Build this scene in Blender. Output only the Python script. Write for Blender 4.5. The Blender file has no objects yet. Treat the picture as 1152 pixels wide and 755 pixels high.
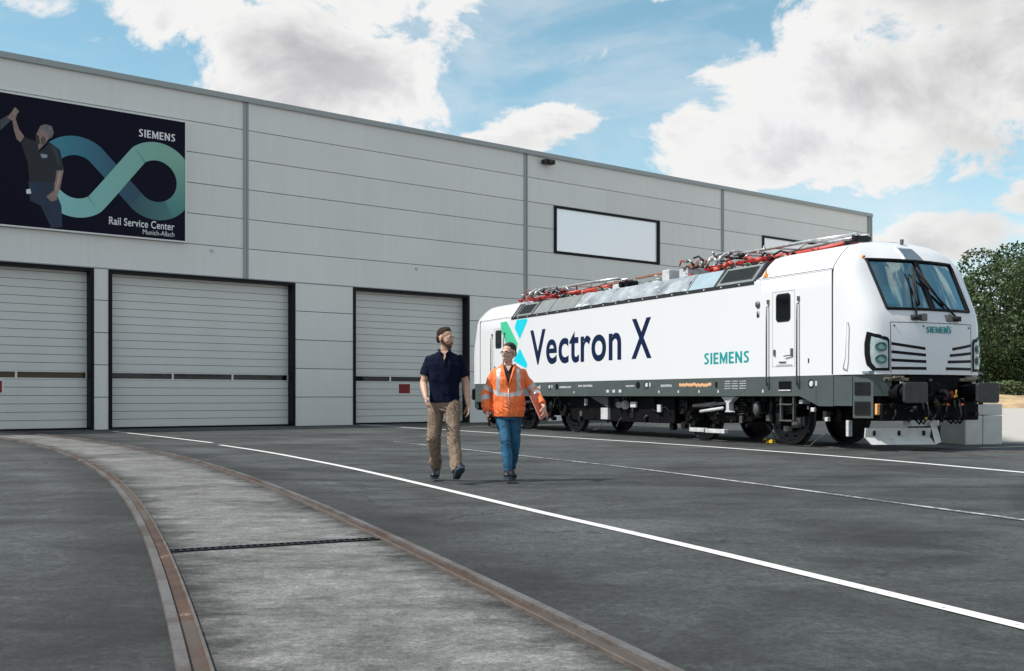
import bpy, bmesh, math, random
import numpy as np
from mathutils import Vector, Matrix, noise
PI = math.pi
R = math.radians
random.seed(7)
C = bpy.context.scene.collection

# ------------------------------------------------------------------ camera
F, H, HY, CX = 1232.5, 0.993, 446.0, 576.0        # focal length in px of a 1152 px wide frame, eye height, horizon row
cam_d = bpy.data.cameras.new("camera")
cam = bpy.data.objects.new("camera", cam_d)
C.objects.link(cam)
cam.location = (0, 0, H)
cam.rotation_euler = (PI / 2, 0, 0)
cam_d.sensor_width = 36
cam_d.lens = 36 * F / 1152
cam_d.shift_y = (HY - 377.5) / 1152
cam_d.clip_end = 3000
bpy.context.scene.camera = cam

# ------------------------------------------------------------------ light
SUN_DIR = Vector((-0.95, -0.24, 0)).normalized()     # horizontal direction towards the sun
SUN_EL = R(52)
world = bpy.data.worlds.new("World")
bpy.context.scene.world = world
world.use_nodes = True
SKY_STRENGTH = 0.085
SUN_STRENGTH = 3.4
EXPOSURE = 0.50
sun_d = bpy.data.lights.new("sun", 'SUN')
sun_d.energy = SUN_STRENGTH
sun_d.angle = R(0.6)
sun_d.color = (1.0, 0.95, 0.88)
sun = bpy.data.objects.new("sun", sun_d)
C.objects.link(sun)
sv = Vector((SUN_DIR.x * math.cos(SUN_EL), SUN_DIR.y * math.cos(SUN_EL), math.sin(SUN_EL)))
sun.rotation_euler = sv.to_track_quat('Z', 'Y').to_euler()
sun.location = (0, 0, 40)
vs = bpy.context.scene.view_settings
vs.view_transform = 'Standard'
vs.look = 'None'
vs.gamma = 1
vs.use_curve_mapping = False
vs.exposure = EXPOSURE


class NT:
    """tiny node-tree writer"""
    def __init__(s, tree):
        s.t = tree; s.n = tree.nodes; s.l = tree.links
    def put(s, sock, v):
        if isinstance(v, bpy.types.NodeSocket): s.l.new(v, sock)
        elif v is not None: sock.default_value = v
    def m(s, op, a, b=None, c=None, clamp=False):
        n = s.n.new('ShaderNodeMath'); n.operation = op; n.use_clamp = clamp
        for i, v in enumerate((a, b, c)):
            if v is not None: s.put(n.inputs[i], v)
        return n.outputs[0]
    def vm(s, op, a, b=None):
        n = s.n.new('ShaderNodeVectorMath'); n.operation = op
        s.put(n.inputs[0], a)
        if b is not None: s.put(n.inputs[1], b)
        return n.outputs[1] if op in ('LENGTH', 'DOT_PRODUCT', 'DISTANCE') else n.outputs[0]
    def noise(s, vec, scale, detail=4, rough=.55, dist=0):
        n = s.n.new('ShaderNodeTexNoise'); s.put(n.inputs['Vector'], vec)
        n.inputs['Scale'].default_value = scale; n.inputs['Detail'].default_value = detail
        n.inputs['Roughness'].default_value = rough; n.inputs['Distortion'].default_value = dist
        return n.outputs[0]
    def ss(s, v, a, b, lo=0., hi=1.):
        n = s.n.new('ShaderNodeMapRange'); n.interpolation_type = 'SMOOTHSTEP'
        for k, q in zip(range(5), (v, a, b, lo, hi)): s.put(n.inputs[k], q)
        return n.outputs[0]
    def lin(s, v, a, b, lo=0., hi=1.):
        n = s.n.new('ShaderNodeMapRange')
        for k, q in zip(range(5), (v, a, b, lo, hi)): s.put(n.inputs[k], q)
        return n.outputs[0]
    def mix(s, f, a, b, mode='MIX'):
        n = s.n.new('ShaderNodeMix'); n.data_type = 'RGBA'; n.blend_type = mode
        s.put(n.inputs[0], f); s.put(n.inputs[6], a); s.put(n.inputs[7], b)
        return n.outputs[2]
    def comb(s, x, y, z):
        n = s.n.new('ShaderNodeCombineXYZ')
        for i, v in enumerate((x, y, z)): s.put(n.inputs[i], v)
        return n.outputs[0]
    def sep(s, v):
        n = s.n.new('ShaderNodeSeparateXYZ'); s.put(n.inputs[0], v); return n.outputs
    def scale(s, v, sc):
        return s.vm('MULTIPLY', v, sc)


def make_world():
    t = NT(world.node_tree)
    for n in list(t.n): t.n.remove(n)
    out = t.n.new('ShaderNodeOutputWorld')
    bg = t.n.new('ShaderNodeBackground')
    sky = t.n.new('ShaderNodeTexSky')
    sky.sky_type = 'NISHITA'; sky.sun_disc = False
    sky.sun_elevation = SUN_EL
    sky.sun_rotation = math.atan2(SUN_DIR.x, SUN_DIR.y)
    sky.altitude = 500; sky.air_density = 1.0; sky.dust_density = 0.6; sky.ozone_density = 1.6
    tc = t.n.new('ShaderNodeTexCoord')
    d = tc.outputs['Generated']
    x, y, z = t.sep(d)
    az = t.m('ARCTAN2', x, y)
    el = t.m('ARCSINE', z)
    # banks of cumulus: azimuth, elevation and extents in degrees
    banks = [(-9.4, 17.6, 6.6, 4.2, 1.3), (-5.8, 19.8, 4.8, 2.8, 1.15), (-13.2, 15.4, 3.0, 1.6), (-6.6, 15.4, 3.2, 1.6),
             (-18.2, 18.6, 4.0, 1.6), (-23.5, 18.4, 2.6, 1.2), (-21.0, 17.6, 2.2, 1.1, .65),
             (1.4, 14.1, 2.5, 1.0, .75), (.2, 13.0, 2.2, .7, .6), (2.3, 17.3, 3.6, 1.0, .35), 
             (7.8, 20.0, 1.2, .4, .8),
             (21.5, 15.2, 8.4, 4.0, 1.3), (25.4, 18.0, 8.4, 4.2, 1.3), (17.4, 16.8, 3.8, 2.1, 1.0), (13.4, 12.6, 5.4, 2.1, 1.15), (9.6, 13.2, 2.2, 1.4),
             (17.0, 11.6, 4.6, 1.4), (21.5, 7.5, 5.0, 1.2, .75), (25.6, 9.2, 1.6, .8, .8), (18.5, 7.0, 2.2, .7, .5)]
    nz = t.noise(t.scale(d, (1, 1, 1.5)), 8.0, 10, .62, .45)
    nzf = t.noise(t.scale(d, (1, 1, 1.3)), 30.0, 5, .6, .1)
    shape = None
    for b in banks:
        a0, e0, ra, re = [R(q) for q in b[:4]]
        k = b[4] if len(b) > 4 else 1.0
        da = t.m('MULTIPLY', t.m('SUBTRACT', az, a0), 1 / ra)
        de = t.m('MULTIPLY', t.m('SUBTRACT', el, e0), 1 / re)
        r2 = t.m('ADD', t.m('MULTIPLY', da, da), t.m('MULTIPLY', de, de))
        v = t.m('MULTIPLY', t.m('SUBTRACT', 1.0, t.m('MULTIPLY', r2, .62)), k)
        shape = v if shape is None else t.m('MAXIMUM', shape, v)
    # the rest of the dome carries the same kind of broken cloud
    off = t.m('ABSOLUTE', az)
    elsewhere = t.m('MAXIMUM', t.ss(off, .50, .75), t.ss(el, .42, .60))
    gen = t.ss(t.noise(t.scale(d, (1, 1, 1.6)), 2.1, 8, .58, .2), .40, .62, -.3, 1.0)
    gen = t.m('ADD', t.m('MULTIPLY', gen, elsewhere), t.m('MULTIPLY', t.m('SUBTRACT', 1.0, elsewhere), -2.0))
    shape = t.m('MAXIMUM', t.m('MAXIMUM', shape, -1.2), gen)
    detail = t.m('ADD', t.m('MULTIPLY', t.m('SUBTRACT', nz, .5), 4.6), t.m('MULTIPLY', t.m('SUBTRACT', nzf, .5), .9))
    dens = t.m('ADD', shape, detail)
    mask = t.ss(dens, .12, .62)
    thick = t.ss(dens, .5, 2.0)
    lump = t.noise(t.vm('ADD', t.scale(d, (1, 1, 1.6)), (.02, .015, -.03)), 7.0, 3, .5, .3)
    br = t.m('ADD', t.lin(thick, 0, 1, .98, .70), t.m('MULTIPLY', t.m('SUBTRACT', lump, .5), .85))
    # the large bank on the right is the thickest and the greyest
    greyer = t.m('MULTIPLY', t.ss(az, R(15), R(24)), .17)
    br = t.m('MAXIMUM', t.m('MINIMUM', t.m('SUBTRACT', br, greyer), .92), .50)
    col = t.mix(thick, (1.0, .995, .985, 1), (.965, .965, 1.0, 1))
    cl = t.n.new('ShaderNodeVectorMath'); cl.operation = 'SCALE'
    t.l.new(col, cl.inputs[0]); t.l.new(t.m('MULTIPLY', br, 1 / SKY_STRENGTH * .70), cl.inputs['Scale'])
    # thin veil
    veil = t.m('MULTIPLY', t.ss(t.noise(t.scale(d, (1, 1, 2.6)), 5.0, 7, .6, .5), .42, .75), .55)
    lowveil = t.ss(el, R(15), R(1), 0, .55)
    mask2 = t.m('MAXIMUM', mask, t.m('MULTIPLY', t.m('ADD', veil, lowveil), .8), clamp=True)
    hsv = t.n.new('ShaderNodeHueSaturation'); hsv.inputs['Hue'].default_value = .466
    hsv.inputs['Saturation'].default_value = .98; hsv.inputs['Value'].default_value = 1.35
    t.l.new(sky.outputs[0], hsv.inputs['Color'])
    mx = t.mix(mask2, hsv.outputs[0], cl.outputs[0])
    t.l.new(mx, bg.inputs[0]); bg.inputs[1].default_value = SKY_STRENGTH
    t.l.new(bg.outputs[0], out.inputs[0])


make_world()

# ------------------------------------------------------------------ materials
MAT = {}


def mat(name, col, rough=.6, metal=0., var=0., vscale=3., bump=0., bscale=40., spec=.5, coat=0., stretch=(1, 1, 1), build=None, alpha=None):
    if name in MAT: return MAT[name]
    m = bpy.data.materials.new(name); m.use_nodes = True
    t = NT(m.node_tree); b = t.n['Principled BSDF']
    b.inputs['Base Color'].default_value = (*col, 1)
    b.inputs['Roughness'].default_value = rough
    b.inputs['Metallic'].default_value = metal
    b.inputs['Specular IOR Level'].default_value = spec
    b.inputs['Coat Weight'].default_value = coat
    tc = t.n.new('ShaderNodeTexCoord'); P = tc.outputs['Object']
    if stretch != (1, 1, 1): P = t.scale(P, stretch)
    if var:
        n = t.noise(P, vscale, 5, .6)
        f = t.lin(n, .3, .7)
        lo = tuple(max(0, c * (1 - var)) for c in col) + (1,)
        hi = tuple(min(1, c * (1 + var)) for c in col) + (1,)
        t.l.new(t.mix(f, lo, hi), b.inputs['Base Color'])
        t.l.new(t.lin(n, .3, .7, max(0, rough - .07), min(1, rough + .07)), b.inputs['Roughness'])
    if bump:
        bp = t.n.new('ShaderNodeBump'); bp.inputs['Strength'].default_value = min(1, bump); bp.inputs['Distance'].default_value = .02
        t.l.new(t.noise(P, bscale, 4), bp.inputs['Height']); t.l.new(bp.outputs[0], b.inputs['Normal'])
    if build: build(t, b, P)
    MAT[name] = m
    return m


def asphalt(t, b, P):
    g = t.n.new('ShaderNodeNewGeometry').outputs['Position']
    n1 = t.noise(g, .16, 5, .6, .3)
    n2 = t.noise(t.scale(g, (.8, 1.3, 1)), .75, 8, .72, .5)
    n3 = t.noise(g, 34, 4, .75)
    n4 = t.noise(g, 120, 3, .8)
    v = t.m('MAXIMUM', t.m('ADD', t.lin(n1, .35, .65, .030, .060), t.m('MULTIPLY', t.m('SUBTRACT', n2, .5), .19)), .014)
    v = t.m('MULTIPLY', v, t.lin(n3, .3, .7, .5, 1.55))
    v = t.m('MULTIPLY', v, t.lin(n4, .25, .75, .5, 1.6))
    n5 = t.noise(g, 4.5, 6, .75, .6)
    v = t.m('MULTIPLY', v, t.lin(n5, .32, .68, .78, 1.22))
    n6 = t.noise(t.scale(g, (1, 1, 1)), .33, 3, .5)
    v = t.m('MULTIPLY', v, t.lin(n6, .35, .65, .82, 1.22))
    # tyre arcs swept on the yard
    x, y, z = t.sep(g)
    for cx, cy, r, w, x0, x1, y0, y1, k in ((8.3, 9.9, 1.95, .10, 4.6, 6.9, 6.0, 11.2, .62), (8.6, 9.3, 2.7, .13, 4.3, 6.4, 6.0, 10.5, .58), (14.5, 6.5, 9.0, .12, 3.5, 9.5, 7.0, 15.5, .42), (14.5, 6.5, 10.4, .12, 3.2, 9.5, 7.0, 16.5, .38), (5, 40, 26.5, .12, -4, 9, 12, 16, .35), (5, 40, 28.0, .12, -4, 9, 10, 15, .35),
                                    (-9, 12.5, 6.0, .10, -9.8, -5.0, 15, 22, -.35), (-8.6, 12.0, 7.0, .14, -9.6, -5.0, 15, 22, -.25),
                                    (-2.6, 37, 13.4, .09, -9, -2.6, 20, 30, -.25), (-2.4, 37, 14.4, .09, -9, -2.6, 20, 30, -.2)):
        dist = t.m('ABSOLUTE', t.m('SUBTRACT', t.vm('DISTANCE', t.comb(x, y, 0.), (cx, cy, 0)), r))
        k_ = t.m('MULTIPLY', t.ss(dist, w * 1.8, w * .5), k)
        for s_, a, bb in ((x, x0, x0 + .8), (y, y0, y0 + .8)): k_ = t.m('MULTIPLY', k_, t.ss(s_, a, bb))
        for s_, a, bb in ((x, x1, x1 - .8), (y, y1, y1 - .8)): k_ = t.m('MULTIPLY', k_, t.ss(s_, a, bb))
        v = t.m('MULTIPLY', v, t.m('SUBTRACT', 1.0, k_))
    # tar-dark margins along both rails of the curved track
    for c_, r_, s0_, s1_ in (((-88.39, -24.49, 0), 91.70, -.75, 0.), ((-83.84, -22.97, 0), 88.45, .75, 0.)):
        dd = t.m('SUBTRACT', t.vm('DISTANCE', t.comb(x, y, 0.), c_), r_)
        dd = t.m('ADD', dd, t.m('MULTIPLY', t.m('SUBTRACT', n2, .5), .5))
        k_ = t.m('MULTIPLY', t.ss(dd, s0_, s0_ * .3), t.ss(t.m('ABSOLUTE', dd), 1.2, .8))
        v = t.m('MULTIPLY', v, t.m('SUBTRACT', 1.0, t.m('MULTIPLY', k_, .42)))
    n7 = t.noise(g, 13, 7, .85, .2)
    v = t.m('MULTIPLY', v, t.lin(n7, .33, .67, .48, 1.62))
    # fine cracks
    vo = t.n.new('ShaderNodeTexVoronoi'); vo.feature = 'DISTANCE_TO_EDGE'; vo.inputs['Scale'].default_value = .33
    wv = t.vm('ADD', g, t.scale(t.comb(t.noise(g, 1.3, 5, .7), t.noise(t.vm('ADD', g, (7, 3, 1)), 1.3, 5, .7), 0.), (1.2, 1.2, 0)))
    t.l.new(wv, vo.inputs['Vector'])
    cr = t.m('MULTIPLY', t.ss(vo.outputs['Distance'], .010, .003), t.ss(n1, .50, .58))
    v = t.m('MULTIPLY', v, t.m('SUBTRACT', 1.0, t.m('MULTIPLY', cr, .55)))
    # oil spots
    sp = t.n.new('ShaderNodeTexVoronoi'); sp.inputs['Scale'].default_value = .9; t.l.new(wv, sp.inputs['Vector'])
    spot = t.m('MULTIPLY', t.ss(sp.outputs['Distance'], .10, .03), t.ss(t.noise(g, .35, 2), .50, .56))
    v = t.m('MULTIPLY', v, t.m('SUBTRACT', 1.0, t.m('MULTIPLY', spot, .45)))
    # bleached concrete-dust area far right behind the locomotive
    pale = t.m('MULTIPLY', t.ss(t.m('ADD', x, t.m('MULTIPLY', y, -.30)), 3.2, 4.4), t.ss(y, 23.6, 24.6))
    lo = t.mix(pale, t.comb(t.m('MULTIPLY', v, .84), t.m('MULTIPLY', v, .92), t.m('MULTIPLY', v, .93)), (.44, .42, .39, 1))
    t.l.new(lo, b.inputs['Base Color'])
    t.l.new(t.lin(n2, .3, .7, .70, .92), b.inputs['Roughness'])
    bp = t.n.new('ShaderNodeBump'); bp.inputs['Strength'].default_value = .9; bp.inputs['Distance'].default_value = .006
    t.l.new(t.m('ADD', n3, n4), bp.inputs['Height']); t.l.new(bp.outputs[0], b.inputs['Normal'])


def slab(t, b, P):
    uv = t.n.new('ShaderNodeUVMap').outputs[0]
    u, v, _ = t.sep(uv)
    g = t.n.new('ShaderNodeNewGeometry').outputs['Position']
    n1 = t.noise(g, .7, 6, .65, .5)
    n2 = t.noise(t.scale(g, (.9, 1.7, 1)), 2.2, 8, .75, .4)
    n3 = t.noise(g, 40, 4, .75); n4 = t.noise(g, 130, 3, .8)
    val = t.lin(t.m('ADD', t.m('MULTIPLY', n1, .5), t.m('MULTIPLY', n2, .5)), .38, .62, .065, .225)
    # dirt gathered along both rails
    edge = t.m('MINIMUM', u, t.m('SUBTRACT', 1.0, u))
    dirt = t.ss(t.m('ADD', edge, t.m('MULTIPLY', t.m('SUBTRACT', n2, .5), .45)), .0, .24, .22, 1.0)
    val = t.m('MULTIPLY', t.m('MULTIPLY', val, dirt), t.lin(n3, .3, .7, .6, 1.4))
    val = t.m('MULTIPLY', val, t.lin(n4, .25, .75, .5, 1.5))
    n5 = t.noise(g, 5.5, 6, .75, .6)
    val = t.m('MULTIPLY', val, t.lin(n5, .32, .68, .74, 1.28))
    n7 = t.noise(g, 15, 7, .85, .2)
    val = t.m('MULTIPLY', val, t.lin(n7, .33, .67, .66, 1.36))
    t.l.new(t.comb(val, t.m('MULTIPLY', val, 1.0), t.m('MULTIPLY', val, .97)), b.inputs['Base Color'])
    b.inputs['Roughness'].default_value = .85
    bp = t.n.new('ShaderNodeBump'); bp.inputs['Strength'].default_value = .9; bp.inputs['Distance'].default_value = .006
    t.l.new(t.m('ADD', n3, n4), bp.inputs['Height']); t.l.new(bp.outputs[0], b.inputs['Normal'])


def rust(t, b, P):
    n = t.noise(P, 3.0, 6, .65, .4); n2 = t.noise(P, 60, 4, .7)
    c = t.mix(t.lin(n, .35, .65), (.045, .022, .014, 1), (.12, .062, .038, 1))
    c = t.mix(t.ss(n, .64, .68), c, (.30, .24, .18, 1))
    c = t.mix(t.lin(n2, .3, .7, 0, .75), c, (.03, .018, .013, 1))
    c = t.mix(t.ss(t.noise(P, .5, 4, .6), .48, .60), c, (.075, .062, .052, 1))
    t.l.new(c, b.inputs['Base Color']); b.inputs['Roughness'].default_value = .75


def wallpaint(t, b, P):
    x, y, z = t.sep(P)
    streak = t.noise(t.scale(P, (5., 1, .12)), 1.5, 6, .7)
    row = t.m('FLOOR', t.m('MULTIPLY', z, 1 / .97))
    wn = t.n.new('ShaderNodeTexWhiteNoise'); wn.noise_dimensions = '2D'
    t.l.new(t.comb(row, t.m('FLOOR', t.m('MULTIPLY', x, 1 / 11.95)), 0.), wn.inputs['Vector'])
    n = t.noise(t.scale(P, (.4, 1, .15)), 1.2, 5, .6)
    v = t.m('ADD', t.lin(n, .3, .7, .74, .79), t.m('MULTIPLY', wn.outputs[0], .04))
    v = t.m('MULTIPLY', v, t.lin(streak, .35, .75, 1.015, .95))
    t.l.new(t.comb(v, t.m('MULTIPLY', v, .985), t.m('MULTIPLY', v, .945)), b.inputs['Base Color'])


def paintline(t, b, P):
    g = t.n.new('ShaderNodeNewGeometry').outputs['Position']
    n = t.noise(g, 22, 5, .7); n2 = t.noise(g, 1.5, 4, .6)
    w = t.ss(t.m('ADD', n, t.m('MULTIPLY', t.m('SUBTRACT', n2, .5), .4)), .30, .42)
    t.l.new(t.mix(w, (.18, .185, .185, 1), (.70, .70, .69, 1)), b.inputs['Base Color'])


def wornline(t, b, P):
    g = t.n.new('ShaderNodeNewGeometry').outputs['Position']
    n = t.noise(g, 14, 5, .7); n2 = t.noise(g, 1.1, 4, .6)
    w = t.ss(t.m('ADD', n, t.m('MULTIPLY', t.m('SUBTRACT', n2, .5), .9)), .40, .60)
    t.l.new(t.mix(w, (.11, .11, .11, 1), (.50, .50, .49, 1)), b.inputs['Base Color'])


def leafy(c1, c2):
    def f(t, b, P):
        oi = t.n.new('ShaderNodeNewGeometry')
        wn = t.n.new('ShaderNodeTexWhiteNoise'); wn.noise_dimensions = '1D'
        t.l.new(oi.outputs['Random Per Island'], wn.inputs['W'])
        n = t.noise(oi.outputs['Position'], .45, 3, .6)
        f_ = t.m('ADD', t.m('MULTIPLY', wn.outputs[0], .6), t.lin(n, .3, .7, 0, .5), clamp=True)
        t.l.new(t.mix(f_, (*c1, 1), (*c2, 1)), b.inputs['Base Color'])
        b.inputs['Roughness'].default_value = .6
    return f


M_asphalt = mat('asphalt', (.05, .05, .05), .85, build=asphalt)
M_slab = mat('track_concrete', (.2, .2, .2), .85, build=slab)
M_rust = mat('rusty_groove', (.2, .1, .06), build=rust)
def railhead(t, b, P):
    n = t.noise(P, 1.1, 6, .7, .3); n2 = t.noise(P, 30, 5, .75)
    c = t.mix(t.ss(n, .42, .62), (.150, .145, .147, 1), (.075, .052, .038, 1))
    c = t.mix(t.lin(n2, .3, .7, 0, .6), c, (.06, .05, .045, 1))
    t.l.new(c, b.inputs['Base Color'])
M_railtop = mat('worn_rail_head', (.20, .19, .195), .6, metal=.1, bump=.2, bscale=40, build=railhead)
M_railedge = mat('rail_lip', (.14, .115, .10), .5, metal=.3, var=.3, vscale=6)
M_line = mat('white_line_paint', (.7, .7, .7), .6, build=paintline)
M_worn = mat('worn_line_paint', (.4, .4, .4), .8, build=wornline)
M_wall = mat('silver_wall_panel', (.6, .6, .6), .42, metal=.0, spec=.6, build=wallpaint)
M_gap = mat('panel_joint_dark', (.06, .065, .07), .8)
M_trim = mat('roof_edge_metal', (.34, .37, .37), .4, metal=.2, var=.05)
M_blk = mat('black_frame', (.004, .004, .007), .5, spec=.2)
M_door = mat('door_slats', (.72, .715, .68), .45, var=.05, vscale=.6, spec=.6, stretch=(1, 1, .3))
M_doorgap = mat('slat_groove', (.30, .32, .33), .7)
M_alu = mat('pale_aluminium', (.72, .72, .70), .4, metal=.2)
M_dglass = mat('dark_glass', (.003, .005, .008), .06, spec=.4)
M_sign = mat('dark_red_sign', (.24, .008, .012), .5)
M_white = mat('white_plastic', (.8, .8, .8), .45)
M_pane = mat('opal_window_pane', (.95, .95, .98), .25, metal=.55, spec=.9)
M_loco = mat('locomotive_white', (.74, .755, .785), .3, coat=.3)
M_loco2 = M_loco
M_skirt = mat('skirt_grey', (.072, .092, .09), .42, var=.10, vscale=2.5)
M_seam = mat('seam_dark', (.03, .03, .035), .7)
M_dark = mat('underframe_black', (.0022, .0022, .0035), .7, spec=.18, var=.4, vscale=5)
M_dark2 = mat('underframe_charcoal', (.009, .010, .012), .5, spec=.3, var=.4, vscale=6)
M_steel = mat('worn_steel', (.16, .16, .165), .4, metal=.6, var=.3, vscale=8)
M_tread = mat('wheel_rim_steel', (.055, .055, .06), .4, metal=.4, var=.3, vscale=9)
M_lite = mat('grey_white_fitting', (.55, .56, .58), .5, var=.2, vscale=10)
M_orange = mat('orange_mark', (.85, .27, .02), .5)
M_yel = mat('yellow_paint', (.75, .50, .03), .5, var=.2)
M_navy = mat('navy_lettering', (.004, .014, .055), .5, spec=.2)
M_teal = mat('teal_lettering', (.0, .30, .31), .4)
M_green = mat('logo_green', (.06, .56, .32), .4)
M_cyan = mat('logo_cyan', (.0, .62, .78), .4)
M_roofg = mat('roof_grey', (.20, .225, .225), .45, var=.15, vscale=3)
M_roofd = mat('roof_dark_edge', (.018, .021, .026), .6)
M_louv = mat('roof_louvre', (.055, .065, .068), .5, var=.2, vscale=12)
M_foil = mat('roof_pale_panel', (.52, .55, .58), .35, var=.35, vscale=2.2, metal=.2)
M_blue = mat('roof_blue_grey', (.30, .40, .46), .35, var=.08)
M_red = mat('insulator_red', (.30, .014, .014), .45, var=.3, vscale=8)
M_redo = mat('pantograph_orange', (.52, .05, .03), .45, var=.2, vscale=6)
M_copper = mat('copper_busbar', (.28, .13, .09), .5, var=.3, vscale=6)
M_insul = mat('insulator_dark', (.03, .035, .045), .35)
M_metal = mat('bright_pipe', (.5, .52, .52), .35, metal=.5, var=.3, vscale=9)
M_plow = mat('plough_white', (.62, .62, .61), .5, var=.18, vscale=5)
M_rubber = mat('rubber_black', (.012, .012, .013), .7)
M_buf = mat('buffer_plate_grey', (.045, .048, .052), .38, metal=.3, var=.25, vscale=5)
M_conc = mat('cast_concrete', (.66, .65, .62), .85, var=.16, vscale=1.6, bump=.4, bscale=60)
M_sand = mat('sandy_soil', (.42, .31, .18), .95, var=.35, vscale=.7, bump=.5)
M_grass = mat('dry_grass', (.16, .17, .07), .95, var=.4, vscale=.5)
M_bark = mat('bark', (.03, .025, .02), .9, var=.3, vscale=3, bump=.5)
M_leaf = mat('leaf_green', (.05, .08, .02), build=leafy((.008, .020, .006), (.065, .11, .032)))
M_hedge = mat('hedge_green', (.07, .1, .03), build=leafy((.05, .085, .03), (.13, .18, .07)))
M_skin = mat('skin', (.56, .34, .25), .5, var=.05, vscale=9, spec=.4)
M_skin2 = mat('skin_fair', (.60, .37, .28), .5, var=.05, vscale=9, spec=.4)
M_hair = mat('brown_hair', (.032, .018, .012), .7, spec=.2, var=.4, vscale=60, stretch=(1, 1, .3), bump=.8, bscale=90)
M_hair2 = mat('dark_hair', (.018, .013, .012), .6, var=.4, vscale=60, bump=.8, bscale=90)
M_beard = mat('stubble', (.085, .045, .032), .8, var=.3, vscale=120)
M_polo = mat('navy_polo', (.0035, .006, .022), .9, spec=.15, var=.2, vscale=6, bump=.5, bscale=24)
M_polo2 = mat('black_shirt', (.010, .010, .018), .8, var=.2, vscale=6)
M_chino = mat('tan_trousers', (.20, .145, .105), .85, var=.30, vscale=7, bump=.9, bscale=14)
M_jean = mat('blue_jeans', (.018, .10, .19), .8, var=.5, vscale=6, bump=.9, bscale=16)
M_jacket = mat('orange_jacket', (.90, .19, .045), .6, var=.08, vscale=6, bump=.9, bscale=12)
M_refl = mat('reflective_band', (.52, .50, .50), .35, metal=.3, var=.12, vscale=14)
M_shoe = mat('black_shoe', (.010, .011, .014), .45, var=.3, vscale=20)
M_sole = mat('blue_grey_sole', (.03, .055, .085), .6)
M_fold = mat('red_folder', (.62, .13, .07), .45, var=.06)
M_paper = mat('paper_edge', (.75, .73, .70), .7)
M_lens = mat('spectacle_frame', (.03, .02, .02), .3)
M_eye = mat('eye_dark', (.03, .02, .018), .3)
M_lip = mat('lip', (.45, .17, .14), .5)
M_teeth = mat('teeth', (.75, .72, .66), .3)

# headlamp glass, windscreen glass
def glass(t, b, P):
    out = [n for n in t.n if n.type == 'OUTPUT_MATERIAL'][0]
    tr = t.n.new('ShaderNodeBsdfTransparent'); tr.inputs[0].default_value = (.42, .80, .88, 1)
    gl = t.n.new('ShaderNodeBsdfGlossy'); gl.inputs['Roughness'].default_value = .03; gl.inputs[0].default_value = (.70, .95, 1, 1)
    fr = t.n.new('ShaderNodeFresnel'); fr.inputs[0].default_value = 1.7
    mx = t.n.new('ShaderNodeMixShader')
    t.l.new(t.m('ADD', fr.outputs[0], .32), mx.inputs[0]); t.l.new(tr.outputs[0], mx.inputs[1]); t.l.new(gl.outputs[0], mx.inputs[2])
    t.l.new(mx.outputs[0], out.inputs[0])
M_glass = mat('windscreen_glass', (.02, .06, .08), build=glass)


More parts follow.
